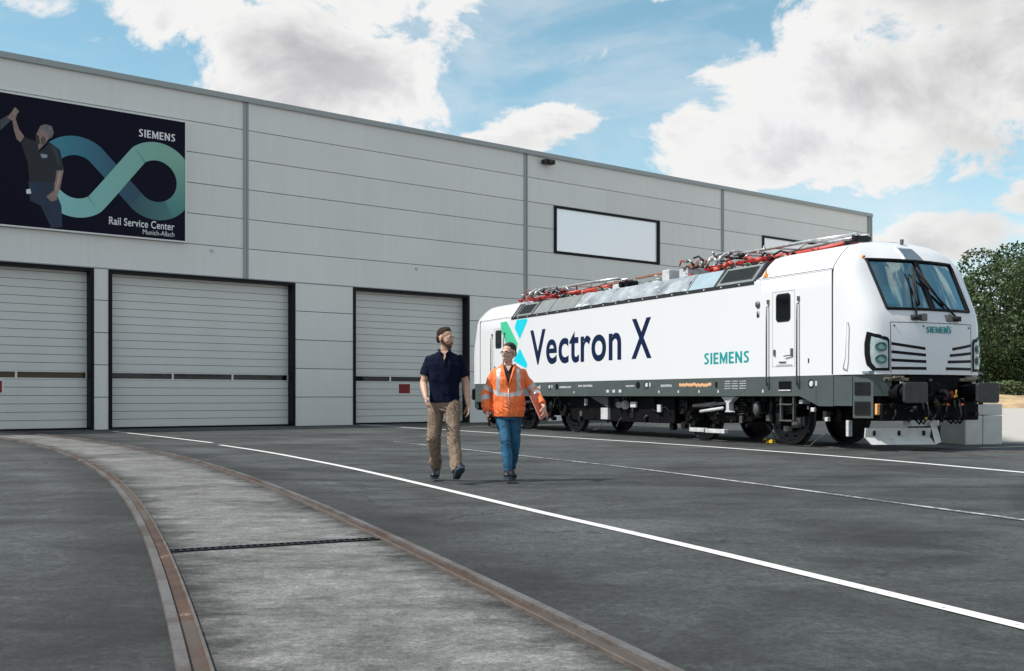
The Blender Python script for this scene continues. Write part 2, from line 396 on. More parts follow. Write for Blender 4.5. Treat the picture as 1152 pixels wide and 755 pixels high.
# ------------------------------------------------------------------ mesh helpers
class MB:
    def __init__(s): s.v = []; s.f = []; s.mi = []; s.cuts = []
    def cut(s): s.cuts.append((len(s.v), len(s.f)))
    def pieces(s, name, mats, parent=None, **k):
        """one object per piece marked with cut()"""
        cs = [c for c in s.cuts if c[0] < len(s.v)] + [(len(s.v), len(s.f))]
        if cs[0][0] > 0: cs = [(0, 0)] + cs
        out = []
        for (v0, f0), (v1, f1) in zip(cs[:-1], cs[1:]):
            if v1 == v0: continue
            q = MB(); q.v = s.v[v0:v1]; q.f = [tuple(i - v0 for i in f) for f in s.f[f0:f1]]; q.mi = s.mi[f0:f1]
            out.append(q.build(name if isinstance(name, str) else name[len(out)], mats, parent, **k))
        return out
    def add(s, vs_, fs, mi=0):
        o = len(s.v); s.v += [tuple(v) for v in vs_]
        s.f += [tuple(i + o for i in f) for f in fs]; s.mi += [mi] * len(fs)
    def box(s, x0, x1, y0, y1, z0, z1, mi=0):
        x0, x1 = sorted((x0, x1)); y0, y1 = sorted((y0, y1)); z0, z1 = sorted((z0, z1))
        s.add([(x, y, z) for x in (x0, x1) for y in (y0, y1) for z in (z0, z1)],
              [(0, 1, 3, 2), (4, 6, 7, 5), (0, 4, 5, 1), (2, 3, 7, 6), (0, 2, 6, 4), (1, 5, 7, 3)], mi)
    def cyl(s, p0, p1, r0, r1=None, n=12, mi=0, caps=True):
        r1 = r0 if r1 is None else r1
        p0 = Vector(p0); p1 = Vector(p1); d = (p1 - p0).normalized()
        a = d.orthogonal().normalized(); b = d.cross(a)
        vs_ = []
        for p, r in ((p0, r0), (p1, r1)):
            vs_ += [p + (a * math.cos(2 * PI * i / n) + b * math.sin(2 * PI * i / n)) * r for i in range(n)]
        fs = [(i, (i + 1) % n, n + (i + 1) % n, n + i) for i in range(n)]
        if caps: fs += [tuple(range(n))[::-1], tuple(range(n, 2 * n))]
        s.add(vs_, fs, mi)
    def tube(s, pts, r, n=8, mi=0):
        pts = [Vector(p) for p in pts]; vs_ = []; fs = []; a = None
        for i, p in enumerate(pts):
            d = (pts[min(i + 1, len(pts) - 1)] - pts[max(i - 1, 0)]).normalized()
            if a is None: a = d.orthogonal().normalized()
            a = (a - d * a.dot(d)).normalized(); b = d.cross(a)
            rr = r[i] if isinstance(r, (list, tuple)) else r
            vs_ += [p + (a * math.cos(2 * PI * k / n) + b * math.sin(2 * PI * k / n)) * rr for k in range(n)]
        for i in range(len(pts) - 1):
            fs += [(i * n + k, i * n + (k + 1) % n, (i + 1) * n + (k + 1) % n, (i + 1) * n + k) for k in range(n)]
        fs += [tuple(range(n))[::-1], tuple(range((len(pts) - 1) * n, len(pts) * n))]
        s.add(vs_, fs, mi)
    def prism(s, poly, plane, a, b, mi=0):
        """poly of 2-D points in a plane 'xz','yz','xy', extruded a..b along the third axis"""
        def P(u, v, w): return {'xz': (u, w, v), 'yz': (w, u, v), 'xy': (u, v, w)}[plane]
        n = len(poly)
        vs_ = [P(u, v, a) for u, v in poly] + [P(u, v, b) for u, v in poly]
        fs = [tuple(range(n))[::-1], tuple(range(n, 2 * n))] + [(i, (i + 1) % n, n + (i + 1) % n, n + i) for i in range(n)]
        s.add(vs_, fs, mi)
    def ell(s, c, r, rot=None, nu=16, nv=10, mi=0):
        c = Vector(c); vs_ = []; fs = []
        if not isinstance(r, (tuple, list)): r = (r, r, r)
        for j in range(nv + 1):
            th = PI * j / nv
            for i in range(nu):
                ph = 2 * PI * i / nu
                p = Vector((r[0] * math.sin(th) * math.cos(ph), r[1] * math.sin(th) * math.sin(ph), r[2] * math.cos(th)))
                if rot is not None: p = rot @ p
                vs_.append(c + p)
        for j in range(nv):
            for i in range(nu):
                fs.append((j * nu + i, (j + 1) * nu + i, (j + 1) * nu + (i + 1) % nu, j * nu + (i + 1) % nu))
        s.add(vs_, fs, mi)
    def cap(s, p0, p1, r0, r1=None, n=14, mi=0):
        r1 = r0 if r1 is None else r1
        s.cyl(p0, p1, r0, r1, n, mi); s.ell(p0, r0, nu=n, nv=8, mi=mi); s.ell(p1, r1, nu=n, nv=8, mi=mi)
    def loft(s, rings, close=True, mi=0):
        n = len(rings[0]); vs_ = [p for r in rings for p in r]; fs = []
        for j in range(len(rings) - 1):
            fs += [(j * n + i, j * n + (i + 1) % n, (j + 1) * n + (i + 1) % n, (j + 1) * n + i) for i in range(n)]
        if close: fs += [tuple(range(n))[::-1], tuple(range((len(rings) - 1) * n, len(rings) * n))]
        s.add(vs_, fs, mi)
    def mesh(s, name, mats, smooth=False, fix=True):
        me = bpy.data.meshes.new(name); me.from_pydata(s.v, [], s.f)
        for m in (mats if isinstance(mats, (list, tuple)) else [mats]): me.materials.append(m)
        for p, i in zip(me.polygons, s.mi): p.material_index = i
        if fix:
            bm = bmesh.new(); bm.from_mesh(me)
            bmesh.ops.remove_doubles(bm, verts=bm.verts, dist=1e-6)
            bmesh.ops.recalc_face_normals(bm, faces=bm.faces); bm.to_mesh(me); bm.free()
        if smooth:
            me.polygons.foreach_set('use_smooth', [True] * len(me.polygons))
        me.update()
        return me
    def build(s, name, mats, parent=None, smooth=False, bevel=0, auto=None, fix=True):
        me = s.mesh(name, mats, smooth or auto is not None, fix)
        if auto is not None:
            me.set_sharp_from_angle(angle=R(auto))
        o = bpy.data.objects.new(name, me); C.objects.link(o)
        if parent is not None: o.parent = parent
        if bevel:
            b = o.modifiers.new('bevel', 'BEVEL'); b.width = bevel; b.segments = 2; b.limit_method = 'ANGLE'
        return o


def empty(name, loc=(0, 0, 0), rz=0):
    o = bpy.data.objects.new(name, None); C.objects.link(o); o.location = loc; o.rotation_euler = (0, 0, rz)
    o.empty_display_size = .2
    return o


def tag(o, label=None, cat=None, group=None, kind=None):
    if label: o['label'] = label
    if cat: o['category'] = cat
    if group: o['group'] = group
    if kind: o['kind'] = kind
    return o


def text(name, body, m, parent, width, height, org, ux, uz, bold=.0, depth=.004, gap=1.0):
    """flat letters fitted into width x height; org = lower left, ux/uz = world/local axes"""
    cu = bpy.data.curves.new(name, 'FONT'); cu.body = body; cu.offset = bold; cu.resolution_u = 5; cu.space_character = gap
    tmp = bpy.data.objects.new('tmp', cu); C.objects.link(tmp)
    dg = bpy.context.evaluated_depsgraph_get()
    me = bpy.data.meshes.new_from_object(tmp.evaluated_get(dg))
    bpy.data.objects.remove(tmp)
    co = np.empty(len(me.vertices) * 3); me.vertices.foreach_get('co', co); co = co.reshape(-1, 3)
    mn = co.min(0); mxx = co.max(0)
    co = (co - mn) / (mxx - mn + 1e-9)
    ux = Vector(ux); uz = Vector(uz); n = ux.cross(uz).normalized()
    co2 = np.array([Vector(org) + ux * (c[0] * width) + uz * (c[1] * height) for c in co])
    me.vertices.foreach_set('co', co2.ravel()); me.update(); me.polygons.foreach_set('use_smooth', [False] * len(me.polygons))
    me.materials.clear(); me.materials.append(m)
    o = bpy.data.objects.new(name, me); C.objects.link(o); o.parent = parent
    if depth:
        sol = o.modifiers.new('thick', 'SOLIDIFY'); sol.thickness = depth; sol.offset = 0
    return o


def block_letters(name, m, parent, width, height, org, ux, uz, depth=.004):
    """the seven heavy sans capitals of the maker's wordmark, drawn stroke by stroke"""
    adv = {'S': .60, 'I': .21, 'E': .56, 'M': .86, 'N': .74}; gap = .155; word = 'SIEMENS'; w_ = .205
    q = MB(); x = 0; total = sum(adv[c] for c in word) + gap * (len(word) - 1)
    sx = width / total; ux = Vector(ux); uz = Vector(uz); n_ = ux.cross(uz).normalized(); org = Vector(org)
    def add(poly):
        P = [org + ux * (a * sx) + uz * (b * height) for a, b in poly]; k = len(P)
        q.add([p + n_ * depth * .5 for p in P] + [p - n_ * depth * .5 for p in P], [tuple(range(k)), tuple(range(k, 2 * k))[::-1]] + [(i, (i + 1) % k, k + (i + 1) % k, k + i) for i in range(k)])
    lay = [0]
    for c in word:
        a = adv[c]; q.cut()
        if c == 'I': add([(x, 0), (x + a, 0), (x + a, 1), (x, 1)])
        elif c == 'E':
            add([(x, 0), (x + w_, 0), (x + w_, 1), (x, 1)])
            for z0, z1, e in ((0, .165, a), (.42, .575, a * .93), (.835, 1, a * .98)): add([(x + w_, z0), (x + e, z0), (x + e, z1), (x + w_, z1)])
        elif c == 'N':
            v = .19; add([(x, 0), (x + v, 0), (x + v, 1), (x, 1)]); add([(x + a - v, 0), (x + a, 0), (x + a, 1), (x + a - v, 1)])
            add([(x + v, 1), (x + v, .62), (x + a - v, 0), (x + a - v, .38)])
        elif c == 'M':
            v = .18; add([(x, 0), (x + v, 0), (x + v, 1), (x, 1)]); add([(x + a - v, 0), (x + a, 0), (x + a, 1), (x + a - v, 1)])
            mid = x + a / 2; add([(x + v, 1), (x + v, .60), (mid - .045, .02), (mid, .02), (mid, .42)]); add([(x + a - v, 1), (mid, .42), (mid, .02), (mid + .045, .02), (x + a - v, .60)])
        elif c == 'S':
            cl = [(.54, .885), (.38, .925), (.20, .90), (.105, .76), (.16, .63), (.30, .53), (.43, .43), (.495, .27), (.40, .12), (.24, .075), (.04, .13)]
            P = [Vector((x + a_, b_, 0)) for a_, b_ in cl]; P = chaikin(P, 2); L = []
            for i, p in enumerate(P):
                d = (P[min(i + 1, len(P) - 1)] - P[max(i - 1, 0)]).normalized(); L.append((p + Vector((-d.y * .095, d.x * .08, 0)), p - Vector((-d.y * .095, d.x * .08, 0))))
            for (a0, b0), (a1, b1) in zip(L[:-1], L[1:]): add([(a0.x, a0.y), (b0.x, b0.y), (b1.x, b1.y), (a1.x, a1.y)])
        x += a + gap
    return q.pieces(name, m, parent)


def chaikin(P, n=2):
    for _ in range(n):
        Q = [P[0]]
        for a, b in zip(P[:-1], P[1:]): Q += [a.lerp(b, .25), a.lerp(b, .75)]
        Q.append(P[-1]); P = Q
    return P


def copy_tree(o, parent=None):
    c = o.copy(); C.objects.link(c); c.parent = parent
    for ch in list(o.children): copy_tree(ch, c)
    return c


def ground(px, py, z=0.):
    Y = F * (H - z) / (py - HY)
    return Vector(((px - CX) / F * Y, Y, z))


# ------------------------------------------------------------------ ground
m = MB()
xs = [-1500, -300, -60, 0, 60, 300, 1500]; ys = [-300, -60, 0, 60, 300, 2200]
m.add([(x, y, 0) for y in ys for x in xs], [(j * 7 + i, j * 7 + i + 1, (j + 1) * 7 + i + 1, (j + 1) * 7 + i) for j in range(5) for i in range(6)])
tag(m.build('ground', M_asphalt), kind='structure')

# rails laid in the yard, as functions of distance
LR = np.array([(-1.15, 3.96), (-1.62, 5.23), (-2.33, 7.03), (-2.88, 8.5), (-3.73, 10.74), (-4.72, 13.02), (-6.32, 16.3), (-7.28, 18.0), (-8.72, 20.6), (-10.35, 23.3), (-12.35, 26.3)])
RR = np.array([(.5, 3.96), (.1, 5.23), (-.42, 6.55), (-1.05, 8.05), (-1.5, 9.13), (-2.14, 10.74), (-3.06, 13.02), (-4.64, 16.4), (-5.96, 18.9), (-6.75, 20.2), (-8.3, 22.7), (-9.7, 24.8), (-11.9, 27.9)])
def fit(A):
    c = np.polyfit(A[:, 1], A[:, 0], 3, w=1 / (1 + A[:, 1] * .12)); return c
cl_, cr_ = fit(LR), fit(RR)
def railpts(c, y0=-3, y1=31.5, n=90):
    out = []
    for k in range(n + 1):
        y = y0 + (y1 - y0) * k / n
        if y < 3:   # carry on straight behind the camera
            x = np.polyval(c, 3) + (np.polyval(c, 3.5) - np.polyval(c, 3)) / .5 * (y - 3)
        else: x = np.polyval(c, y)
        out.append(Vector((x, y, 0)))
    return out
PL, PR = railpts(cl_), railpts(cr_)


def strip(path, o0, o1, z0, z1=None, z2=None):
    """flat ribbon from offset o0 to o1 (positive = right of travel), top z1, side walls down to z0"""
    vs_ = []; 
    for i, p in enumerate(path):
        d = (path[min(i + 1, len(path) - 1)] - path[max(i - 1, 0)]).normalized()
        r = Vector((d.y, -d.x, 0))
        vs_.append((p + r * o0, p + r * o1))
    return vs_


def ribbon(mb, path, o0, o1, z, zb=None, mi=0):
    s = strip(path, o0, o1, z); n = len(s); vs_ = []
    for a, b in s:
        vs_ += [(a.x, a.y, z), (b.x, b.y, z)]
        if zb is not None: vs_ += [(a.x, a.y, zb), (b.x, b.y, zb)]
    k = 2 if zb is None else 4; fs = []
    for i in range(n - 1):
        q = i * k; w = q + k
        fs.append((q, q + 1, w + 1, w))
        if zb is not None: fs += [(q, w, w + 2, q + 2), (q + 1, q + 3, w + 3, w + 1)]
    if zb is not None: fs += [(0, 2, 3, 1), ((n - 1) * 4, (n - 1) * 4 + 1, (n - 1) * 4 + 3, (n - 1) * 4 + 2)]
    mb.add(vs_, fs, mi)


# concrete between the rails
sl = MB(); uvs = []
s_ = [(a, b) for a, b in zip(PL, PR)]
for i, (a, b) in enumerate(s_):
    for k in range(9): sl.v.append(tuple(a.lerp(b, k / 8) + Vector((0, 0, .004))))
for i in range(len(s_) - 1):
    for k in range(8): sl.f.append((i * 9 + k, i * 9 + k + 1, (i + 1) * 9 + k + 1, (i + 1) * 9 + k)); sl.mi.append(0)
so = sl.build('track_bed', M_slab, fix=False); tag(so, kind='structure')
uvl = so.data.uv_layers.new(name='UVMap')
for lp in so.data.loops:
    vi = lp.vertex_index; uvl.data[lp.index].uv = ((vi % 9) / 8, (vi // 9) / 20)

for nm_, path, side, lab in (('embedded_rail', PL, -1, 'rusty grooved left rail of the curved track, with broad grey head'),
                             ('embedded_rail', PR, 1, 'rusty grooved right rail of the curved track, nearer the thick white line')):
    t_ = empty(nm_, tuple(path[0])); tag(t_, lab, 'rail', 'rails of the curved track')
    off = -Vector(path[0]); loc = [p + off for p in path]
    a = MB(); ribbon(a, loc, *sorted((side * .0, side * .047)), .026, -.05); a.build('rail_head', M_railtop, t_, auto=40)
    a = MB(); ribbon(a, loc, *sorted((side * -.066, side * 0.0)), .009, None)
    a.build('flange_groove', M_rust, t_)
    a = MB(); ribbon(a, loc, *sorted((side * -.066, side * -.078)), .022, -.05); a.build('guard_lip', M_railedge, t_, auto=40)

# slotted drain across the track
a_, b_ = ground(192, 621.5), ground(425, 607.5)
dr = empty('drain_channel', tuple(a_), math.atan2((b_ - a_).y, (b_ - a_).x)); L_ = (b_ - a_).length
tag(dr, 'narrow black slotted drain grating across the track between the two rails', 'drain')
q = MB(); q.box(0, L_, -.05, .05, .001, .006); q.build('channel', M_blk, dr)
q = MB(); q.box(0, L_, -.052, -.040, .004, .014); q.box(0, L_, .040, .052, .004, .014)
k = .01
while k < L_ - .02: q.box(k, k + .016, -.040, .040, .004, .013); k += .045
q.build('grating', M_dark2, dr)
q = MB()
a2, b2 = ground(96, 512.5), ground(186, 509.5); dd = (b2 - a2).normalized(); nn = Vector((-dd.y, dd.x, 0)) * .035
q.add([a2 - nn + Vector((0, 0, .007)), b2 - nn + Vector((0, 0, .007)), b2 + nn + Vector((0, 0, .007)), a2 + nn + Vector((0, 0, .007))], [(0, 1, 2, 3)])
tag(q.build('joint_seal', M_gap), kind='structure')


def chaikin(P, n=2):
    for _ in range(n):
        Q = [P[0]]
        for a, b in zip(P[:-1], P[1:]): Q += [a.lerp(b, .25), a.lerp(b, .75)]
        Q.append(P[-1]); P = Q
    return P


def gl(pts): return [Vector((x, y, 0)) for x, y in pts]
m = MB()
ribbon(m, chaikin(gl([(-11.3, 31.0), (-8.78, 27.2), (-6.39, 23.35)])), -.055, .055, .006)
ribbon(m, chaikin(gl([(-5.94, 22.3), (-4.39, 19.58), (-3.12, 17.0), (-2.14, 14.96), (-.72, 11.66), (.18, 9.49), (1.06, 7.51), (1.62, 6.15), (2.2, 4.7), (2.75, 3.3), (3.6, 1.2), (4.4, -1)])), -.05, .05, .006)
tag(m.build('road_marking', M_line), kind='structure')
m = MB()
p3 = chaikin(gl([(-5.31, 38.25), (-1.7, 32.0), (.54, 27.7), (3.2, 23.0), (4.95, 19.2), (5.85, 16.9), (6.65, 14.23), (7.9, 10.5), (9.5, 6), (11, 2)]))
ribbon(m, p3, -.07, .07, .006)
tag(m.build('road_marking', M_line), kind='structure')
m = MB()
p2 = chaikin(gl([(-2.59, 24.0), (-.93, 20.57), (.35, 17.9), (2.03, 14.4), (3.05, 11.6), (3.72, 9.8), (4.1, 8.77), (5.0, 6.4), (6, 4), (7.6, 0)]), 3)
wob = [p + Vector((.03 * noise.noise(Vector((i * .15, 0, 0))), 0, 0)) for i, p in enumerate(p2)]
ribbon(m, wob, -.035, .028, .006)
tag(m.build('road_marking', M_worn), kind='structure')
m = MB(); ribbon(m, [p + Vector((-.045, -.012, 0)) for p in wob], -.02, .012, .005); tag(m.build('asphalt_joint', M_gap), kind='structure')
m = MB()
ribbon(m, gl([(9.0, 21.1), (12.5, 22.6), (22, 26.6)]), -.05, .05, .006)
ribbon(m, gl([(15.0, 33.5), (24, 36.5), (40, 42)]), -.12, .12, .006)
tag(m.build('road_marking', M_line), kind='structure')

# ------------------------------------------------------------------ warehouse
WP0 = Vector((-576 / 1232.5 * 31.06, 31.06, 0)); WA = math.atan2(1232, 1504)
bld = empty('warehouse', tuple(WP0), WA)
tag(bld, 'long silver grey panel-clad industrial hall with roller doors, behind the locomotive', 'building')
X0, X1, TOP, DEP = -26., 43.62, 10.77, 45.
DOORS = [(-3.6, 2.62), (3.05, 9.31), (11.56, 16.67)]
DZ = 4.83
WINS = [(20.95, 27.15, 6.80, 8.72), (34.35, 40.5, 6.80, 8.76)]
MUL = [(-4.55, -4.37), (7.42, 7.60), (19.37, 19.55), (31.32, 31.50), (43.28, 43.42)]
PIT = .97
openings = [(a, b, -1, DZ) for a, b in DOORS] + [(a, b, c, d) for a, b, c, d in WINS]
w = MB()
rows = [(k * PIT if k < 5 else k * PIT, (k + 1) * PIT) for k in range(11)]
rows[4] = (4 * PIT, DZ + .0); rows[5] = (DZ, 6 * PIT); rows[-1] = (10 * PIT, TOP - .12)
xs = sorted({X0, X1} | {v for a, b in MUL[1:] for v in ((a + b) / 2,)} | {-4.46})
g_ = .011
for z0, z1 in rows:
    cuts_z = sorted({z0, z1} | {z for o in openings for z in o[2:] if z0 < z < z1})
    for zi, (za, zb) in enumerate(zip(cuts_z[:-1], cuts_z[1:])):
        zm = (za + zb) / 2
        segs = []
        xc = sorted(set(xs) | {v for o in openings if o[2] < zm < o[3] for v in o[:2]})
        for xa, xb in zip(xc[:-1], xc[1:]):
            xm = (xa + xb) / 2
            if any(o[0] < xm < o[1] and o[2] < zm < o[3] for o in openings): continue
            lo = za + (g_ if za == z0 and z0 > 0 else 0); hi = zb - (g_ if zb == z1 else 0)
            w.box(xa, xb, 0, .07, lo, hi)
# backing & body of the hall
b = MB()
for xa, xb, za, zb in ((X0, X1, DZ + .02, 6.8), (X0, X1, 8.76, TOP - .13), (X0, 20.95, 6.8, 8.76), (27.15, 34.35, 6.8, 8.76), (40.5, X1, 6.8, 8.76)):
    b.box(xa, xb - .01, .071, .14, za, zb)
for xa, xb in ((X0, -3.6), (2.62, 3.05), (9.31, 11.56), (16.67, X1 - .01)): b.box(xa, xb, .071, .14, 0, DZ + .02)
w.box(X0, X1 - .02, .5, DEP, 0, TOP - .2); 
w.box(X1 - .05, X1, .07, DEP, 0, TOP - .12)
w.build('wall', M_wall, bld)
b.build('wall_joint_backing', M_gap, bld)
r = MB(); r.box(X0, X1 + .05, -.10, .35, TOP - .115, TOP); r.box(X0, X1 + .05, .35, DEP, TOP - .19, TOP - .06); r.box(X0, X1 + .05, -.10, -.085, TOP - .17, TOP - .115)
x = X0 + 3
while x < X1: r.box(x, x + .03, -.108, .36, TOP - .118, TOP + .006); x += 6.0
r.build('roof_edge', M_trim, bld)
for a, b_ in MUL:
    r = MB(); r.box(a, a + .055, -.035, -.001, DZ if a > 3 and a < 18 else 0, TOP - .12); r.box(b_ - .055, b_, -.035, -.001, DZ if a > 3 and a < 18 else 0, TOP - .12)
    r.box(a + .055, b_ - .055, -.012, -.001, DZ if a > 3 and a < 18 else 0, TOP - .12)
    r.build('cover_strip', M_trim, bld)
r = MB(); r.cyl((43.53, -.09, 0), (43.53, -.09, TOP - .15), .055, n=10); r.build('downpipe', M_trim, bld)
tr = MB()
tr.box(-3.6, 16.67, -.012, -.002, DZ + .0, DZ + .03); tr.build('lintel_flashing', M_trim, bld)
for i, (a, b_) in enumerate(DOORS):
    d = MB(); fr = .11; IN = .30
    z = .05; SH = .242
    strip0, strip1 = 1.47, 1.71
    zz = [z]
    while zz[-1] < DZ - .11: zz.append(zz[-1] + SH)
    xa, xb = a + fr, b_ - fr
    for z0 in zz[:-1]:
        z1 = min(z0 + SH, DZ - .10)
        if z0 < strip0 + .02 and z1 > strip1 - .02 or (z0 >= strip0 - .12 and z0 < strip0 + .11): 
            continue
        d.box(xa, xb, IN, IN + .05, z0 + .008, z1 - .008)
    used = [z0 for z0 in zz[:-1] if not (z0 < strip0 + .02 and z0 + SH > strip1 - .02 or (z0 >= strip0 - .12 and z0 < strip0 + .11))]
    below = max(z0 for z0 in used if z0 < strip0) + SH; above = min(z0 for z0 in used if z0 > strip0)
    door = d.build('roller_door', M_door, bld)
    q = MB(); q.box(xa, xb, IN + .051, IN + .09, .0, below); q.box(xa, xb, IN + .051, IN + .09, above, DZ - .1); q.build('slat_backing', M_doorgap, door)
    q = MB(); npn = 3 if i else 3; ww = (xb - xa) / npn
    q.box(xa, xb, IN - .012, IN + .04, below, below + .035); q.box(xa, xb, IN - .012, IN + .04, above - .035, above)
    for k in range(npn + 1):
        xx = xa + ww * k; q.box(max(xa, xx - .03), min(xb, xx + .03), IN - .010, IN + .04, below + .035, above - .035)
    q.build('vision_frame', M_alu, door)
    q = MB(); q.box(xa + .02, xb - .02, IN + .03, IN + .036, below + .03, above - .03)
    if i == 0:
        mm = mat('amber_glass_painted_light', (.07, .05, .022), .15, spec=.3)  # glow of the hall interior is painted into this glass colour
    else: mm = M_dglass
    q.build('vision_pane', mm, door)
    q = MB()
    q.box(a, a + fr, -.025, IN + .04, 0, DZ - .012); q.box(b_ - fr, b_, -.025, IN + .04, 0, DZ - .012)
    q.box(a + fr, b_ - fr, -.025, IN + .04, DZ - .10, DZ - .012); q.box(a + fr, b_ - fr, IN - .02, IN + .05, .0, .045)
    q.build('door_frame', M_blk, bld)
    rs = {0: (-.35, .17), 2: (13.62, 14.2)}.get(i)
    if rs:
        q = MB(); q.box(rs[0], rs[1], IN - .012, IN - .002, 1.06, 1.49); sg = q.build('door_sign', M_white, door)
        q = MB(); q.box(rs[0] + .045, rs[1] - .045, IN - .017, IN - .0125, 1.105, 1.445); q.build('sign_face', M_sign, sg)
for a, b_, c, d in WINS:
    q = MB(); t1 = .13
    q.box(a, b_, -.05, .06, c, c + t1 * .7); q.box(a, b_, -.05, .06, d - t1 * .7, d); q.box(a, a + t1, -.05, .06, c + t1 * .7, d - t1 * .7); q.box(b_ - t1, b_, -.05, .06, c + t1 * .7, d - t1 * .7)
    fw = q.build('window', M_blk, bld)
    q = MB(); q.box(a + t1, b_ - t1, .02, .04, c + .09, d - .09); q.build('pane', M_pane, fw)
cmm = MB(); cmm.box(20.25, 20.75, -.32, -.05, 10.30, 10.47); cmm.cyl((20.5, -.32, 10.36), (20.5, -.40, 10.34), .06, n=12); cmm.box(20.45, 20.55, -.05, 0, 10.3, 10.5)
cmm.build('security_camera', M_dark2, bld, bevel=.01)  # security camera under the roof edge, lens pointing outwards
vv = MB(); vv.box(6.3, 6.38, -.05, 0, 5.62, 5.7); vv.cut(); vv.box(14.2, 14.28, -.05, 0, 5.62, 5.7); vv.pieces('wall_fitting', M_lite, bld)


# ------------------------------------------------------------------ billboard
def wallpt(px, py, off=0.):
    """picture row/column -> position on the facade, used only to read the poster's own artwork"""
    k = (px - CX) / F; dx, dy = math.cos(WA), math.sin(WA)
    o = WP0 + Vector((math.sin(WA), -math.cos(WA), 0)) * off
    t = (k * o.y - o.x) / (dx - k * dy); Y = o.y + t * dy
    return t, H + (HY - py) * Y / F


BO = .12
bb = empty('billboard', tuple(WP0 + Vector((math.sin(WA), -math.cos(WA), 0)) * BO), WA)
tag(bb, 'dark navy billboard with a teal and green infinity loop mounted on the hall wall', 'billboard')
bx1, bz1 = wallpt(208, 138, BO); _, bz0 = wallpt(208, 271.5, BO)
bx0 = bx1 - 8.4
M_bb = mat('poster_navy', (.004, .004, .017), .5, spec=.12)
q = MB(); q.box(bx0, bx1, -.01, .02, bz0, bz1); q.build('panel', M_bb, bb)
q = MB(); t1 = .045
for a in ((bx0 - t1, bx1 + t1, bz0 - t1, bz0), (bx0 - t1, bx1 + t1, bz1, bz1 + t1), (bx0 - t1, bx0, bz0, bz1), (bx1, bx1 + t1, bz0, bz1)):
    q.box(a[0], a[1], -.03, BO - .002, a[2], a[3])
q.build('frame', M_alu, bb)


def grad(c1, c2, x0, x1, ax=0):
    def f(t, b, P):
        v = t.lin(t.sep(P)[ax], x0, x1)
        t.l.new(t.mix(v, (*c1, 1), (*c2, 1)), b.inputs['Base Color'])
    return f


def flat(name, poly, m, off, parent, px=True):
    pts = [wallpt(a, b, BO) for a, b in poly] if px else poly
    q = MB(); q.prism(pts, 'xz', -.012 - off, -.0105 - off)
    bm_ = q.build(name, m, parent)
    return bm_


def band(name, cen, wd, m, off, parent, clip=None):
    """ribbon of constant width along a centre line given on the poster (metres)"""
    cen = [Vector((a, b, 0)) for a, b in cen]
    for _ in range(3): cen = chaikin(cen, 1)
    q = MB(); s = []
    for i, p in enumerate(cen):
        d = (cen[min(i + 1, len(cen) - 1)] - cen[max(i - 1, 0)]).normalized(); n_ = Vector((-d.y, d.x, 0))
        s.append((p + n_ * wd / 2, p - n_ * wd / 2))
    for (a, b), (c, d) in zip(s[:-1], s[1:]):
        pts = [(min(v.x, clip) if clip else v.x, v.y) for v in (a, b, d, c)]
        q.add([(v[0], -.0115 - off, v[1]) for v in pts], [(0, 1, 2, 3)])
    return q.build(name, m, parent)


# infinity: left and right ring centres read off the poster
cxl, czl = wallpt(86, 199, BO); cxr, czr = wallpt(176, 204, BO)
rad = .92; wd = .56
def arc(cx, cz, a0, a1, n=14, r=rad): return [(cx + r * math.cos(R(a0 + (a1 - a0) * k / n)), cz + r * math.sin(R(a0 + (a1 - a0) * k / n))) for k in range(n + 1)]
th = 52
M_l1 = mat('loop_teal_dark', (.02, .14, .22), .4, build=grad((.03, .24, .33), (.012, .07, .13), cxl - .6, cxl + 1.5))
M_l2 = mat('loop_teal_low', (.03, .16, .18), .4, build=grad((.012, .07, .10), (.07, .26, .24), cxr - 1.0, cxr + 1.1))
M_l3 = mat('loop_green', (.25, .5, .4), .4, build=grad((.26, .60, .60), (.22, .46, .36), cxl - .5, cxr + .2))
M_l4 = mat('loop_green_right', (.15, .35, .28), .4, build=grad((.22, .46, .36), (.06, .25, .24), czr + .8, czr - .9, 2))
band('loop_print', arc(cxl, czl, 190, 90 - (90 - 52) * 0 - 38) + arc(cxr, czr, 232, 270), wd, M_l1, .0, bb)
band('loop_print', arc(cxr, czr, 225, 300), wd, M_l2, .0012, bb)
band('loop_print', arc(cxr, czr, 296, 366) + arc(cxr, czr, 6, 92)[1:], wd, M_l4, .0018, bb, clip=bx1 - .002)
band('loop_print', arc(cxl, czl, 188, 308) + arc(cxr, czr, 128, 84), wd, M_l3, .0024, bb)
tx, tz = wallpt(156, 151, BO); tx1, tz1 = wallpt(197, 143, BO)
block_letters('lettering', M_white, bb, tx1 - tx, .235, (tx, -.0125, tz - .07), (1, 0, 0), (0, 0, 1), depth=.001)
tx, tz = wallpt(122.5, 253, BO); tx1, _ = wallpt(196, 258, BO)
text('lettering', 'Rail Service Center', M_white, bb, tx1 - tx, .235, (tx, -.0125, wallpt(196, 259.6, BO)[1]), (1, 0, 0), (0, 0, 1), bold=.014, depth=.001, gap=1.04)
tx, tz = wallpt(160.5, 262, BO)
text('lettering', 'Munich-Allach', M_white, bb, tx1 - tx, .15, (tx, -.0125, wallpt(196, 266.8, BO)[1]), (1, 0, 0), (0, 0, 1), bold=.0, depth=.001)
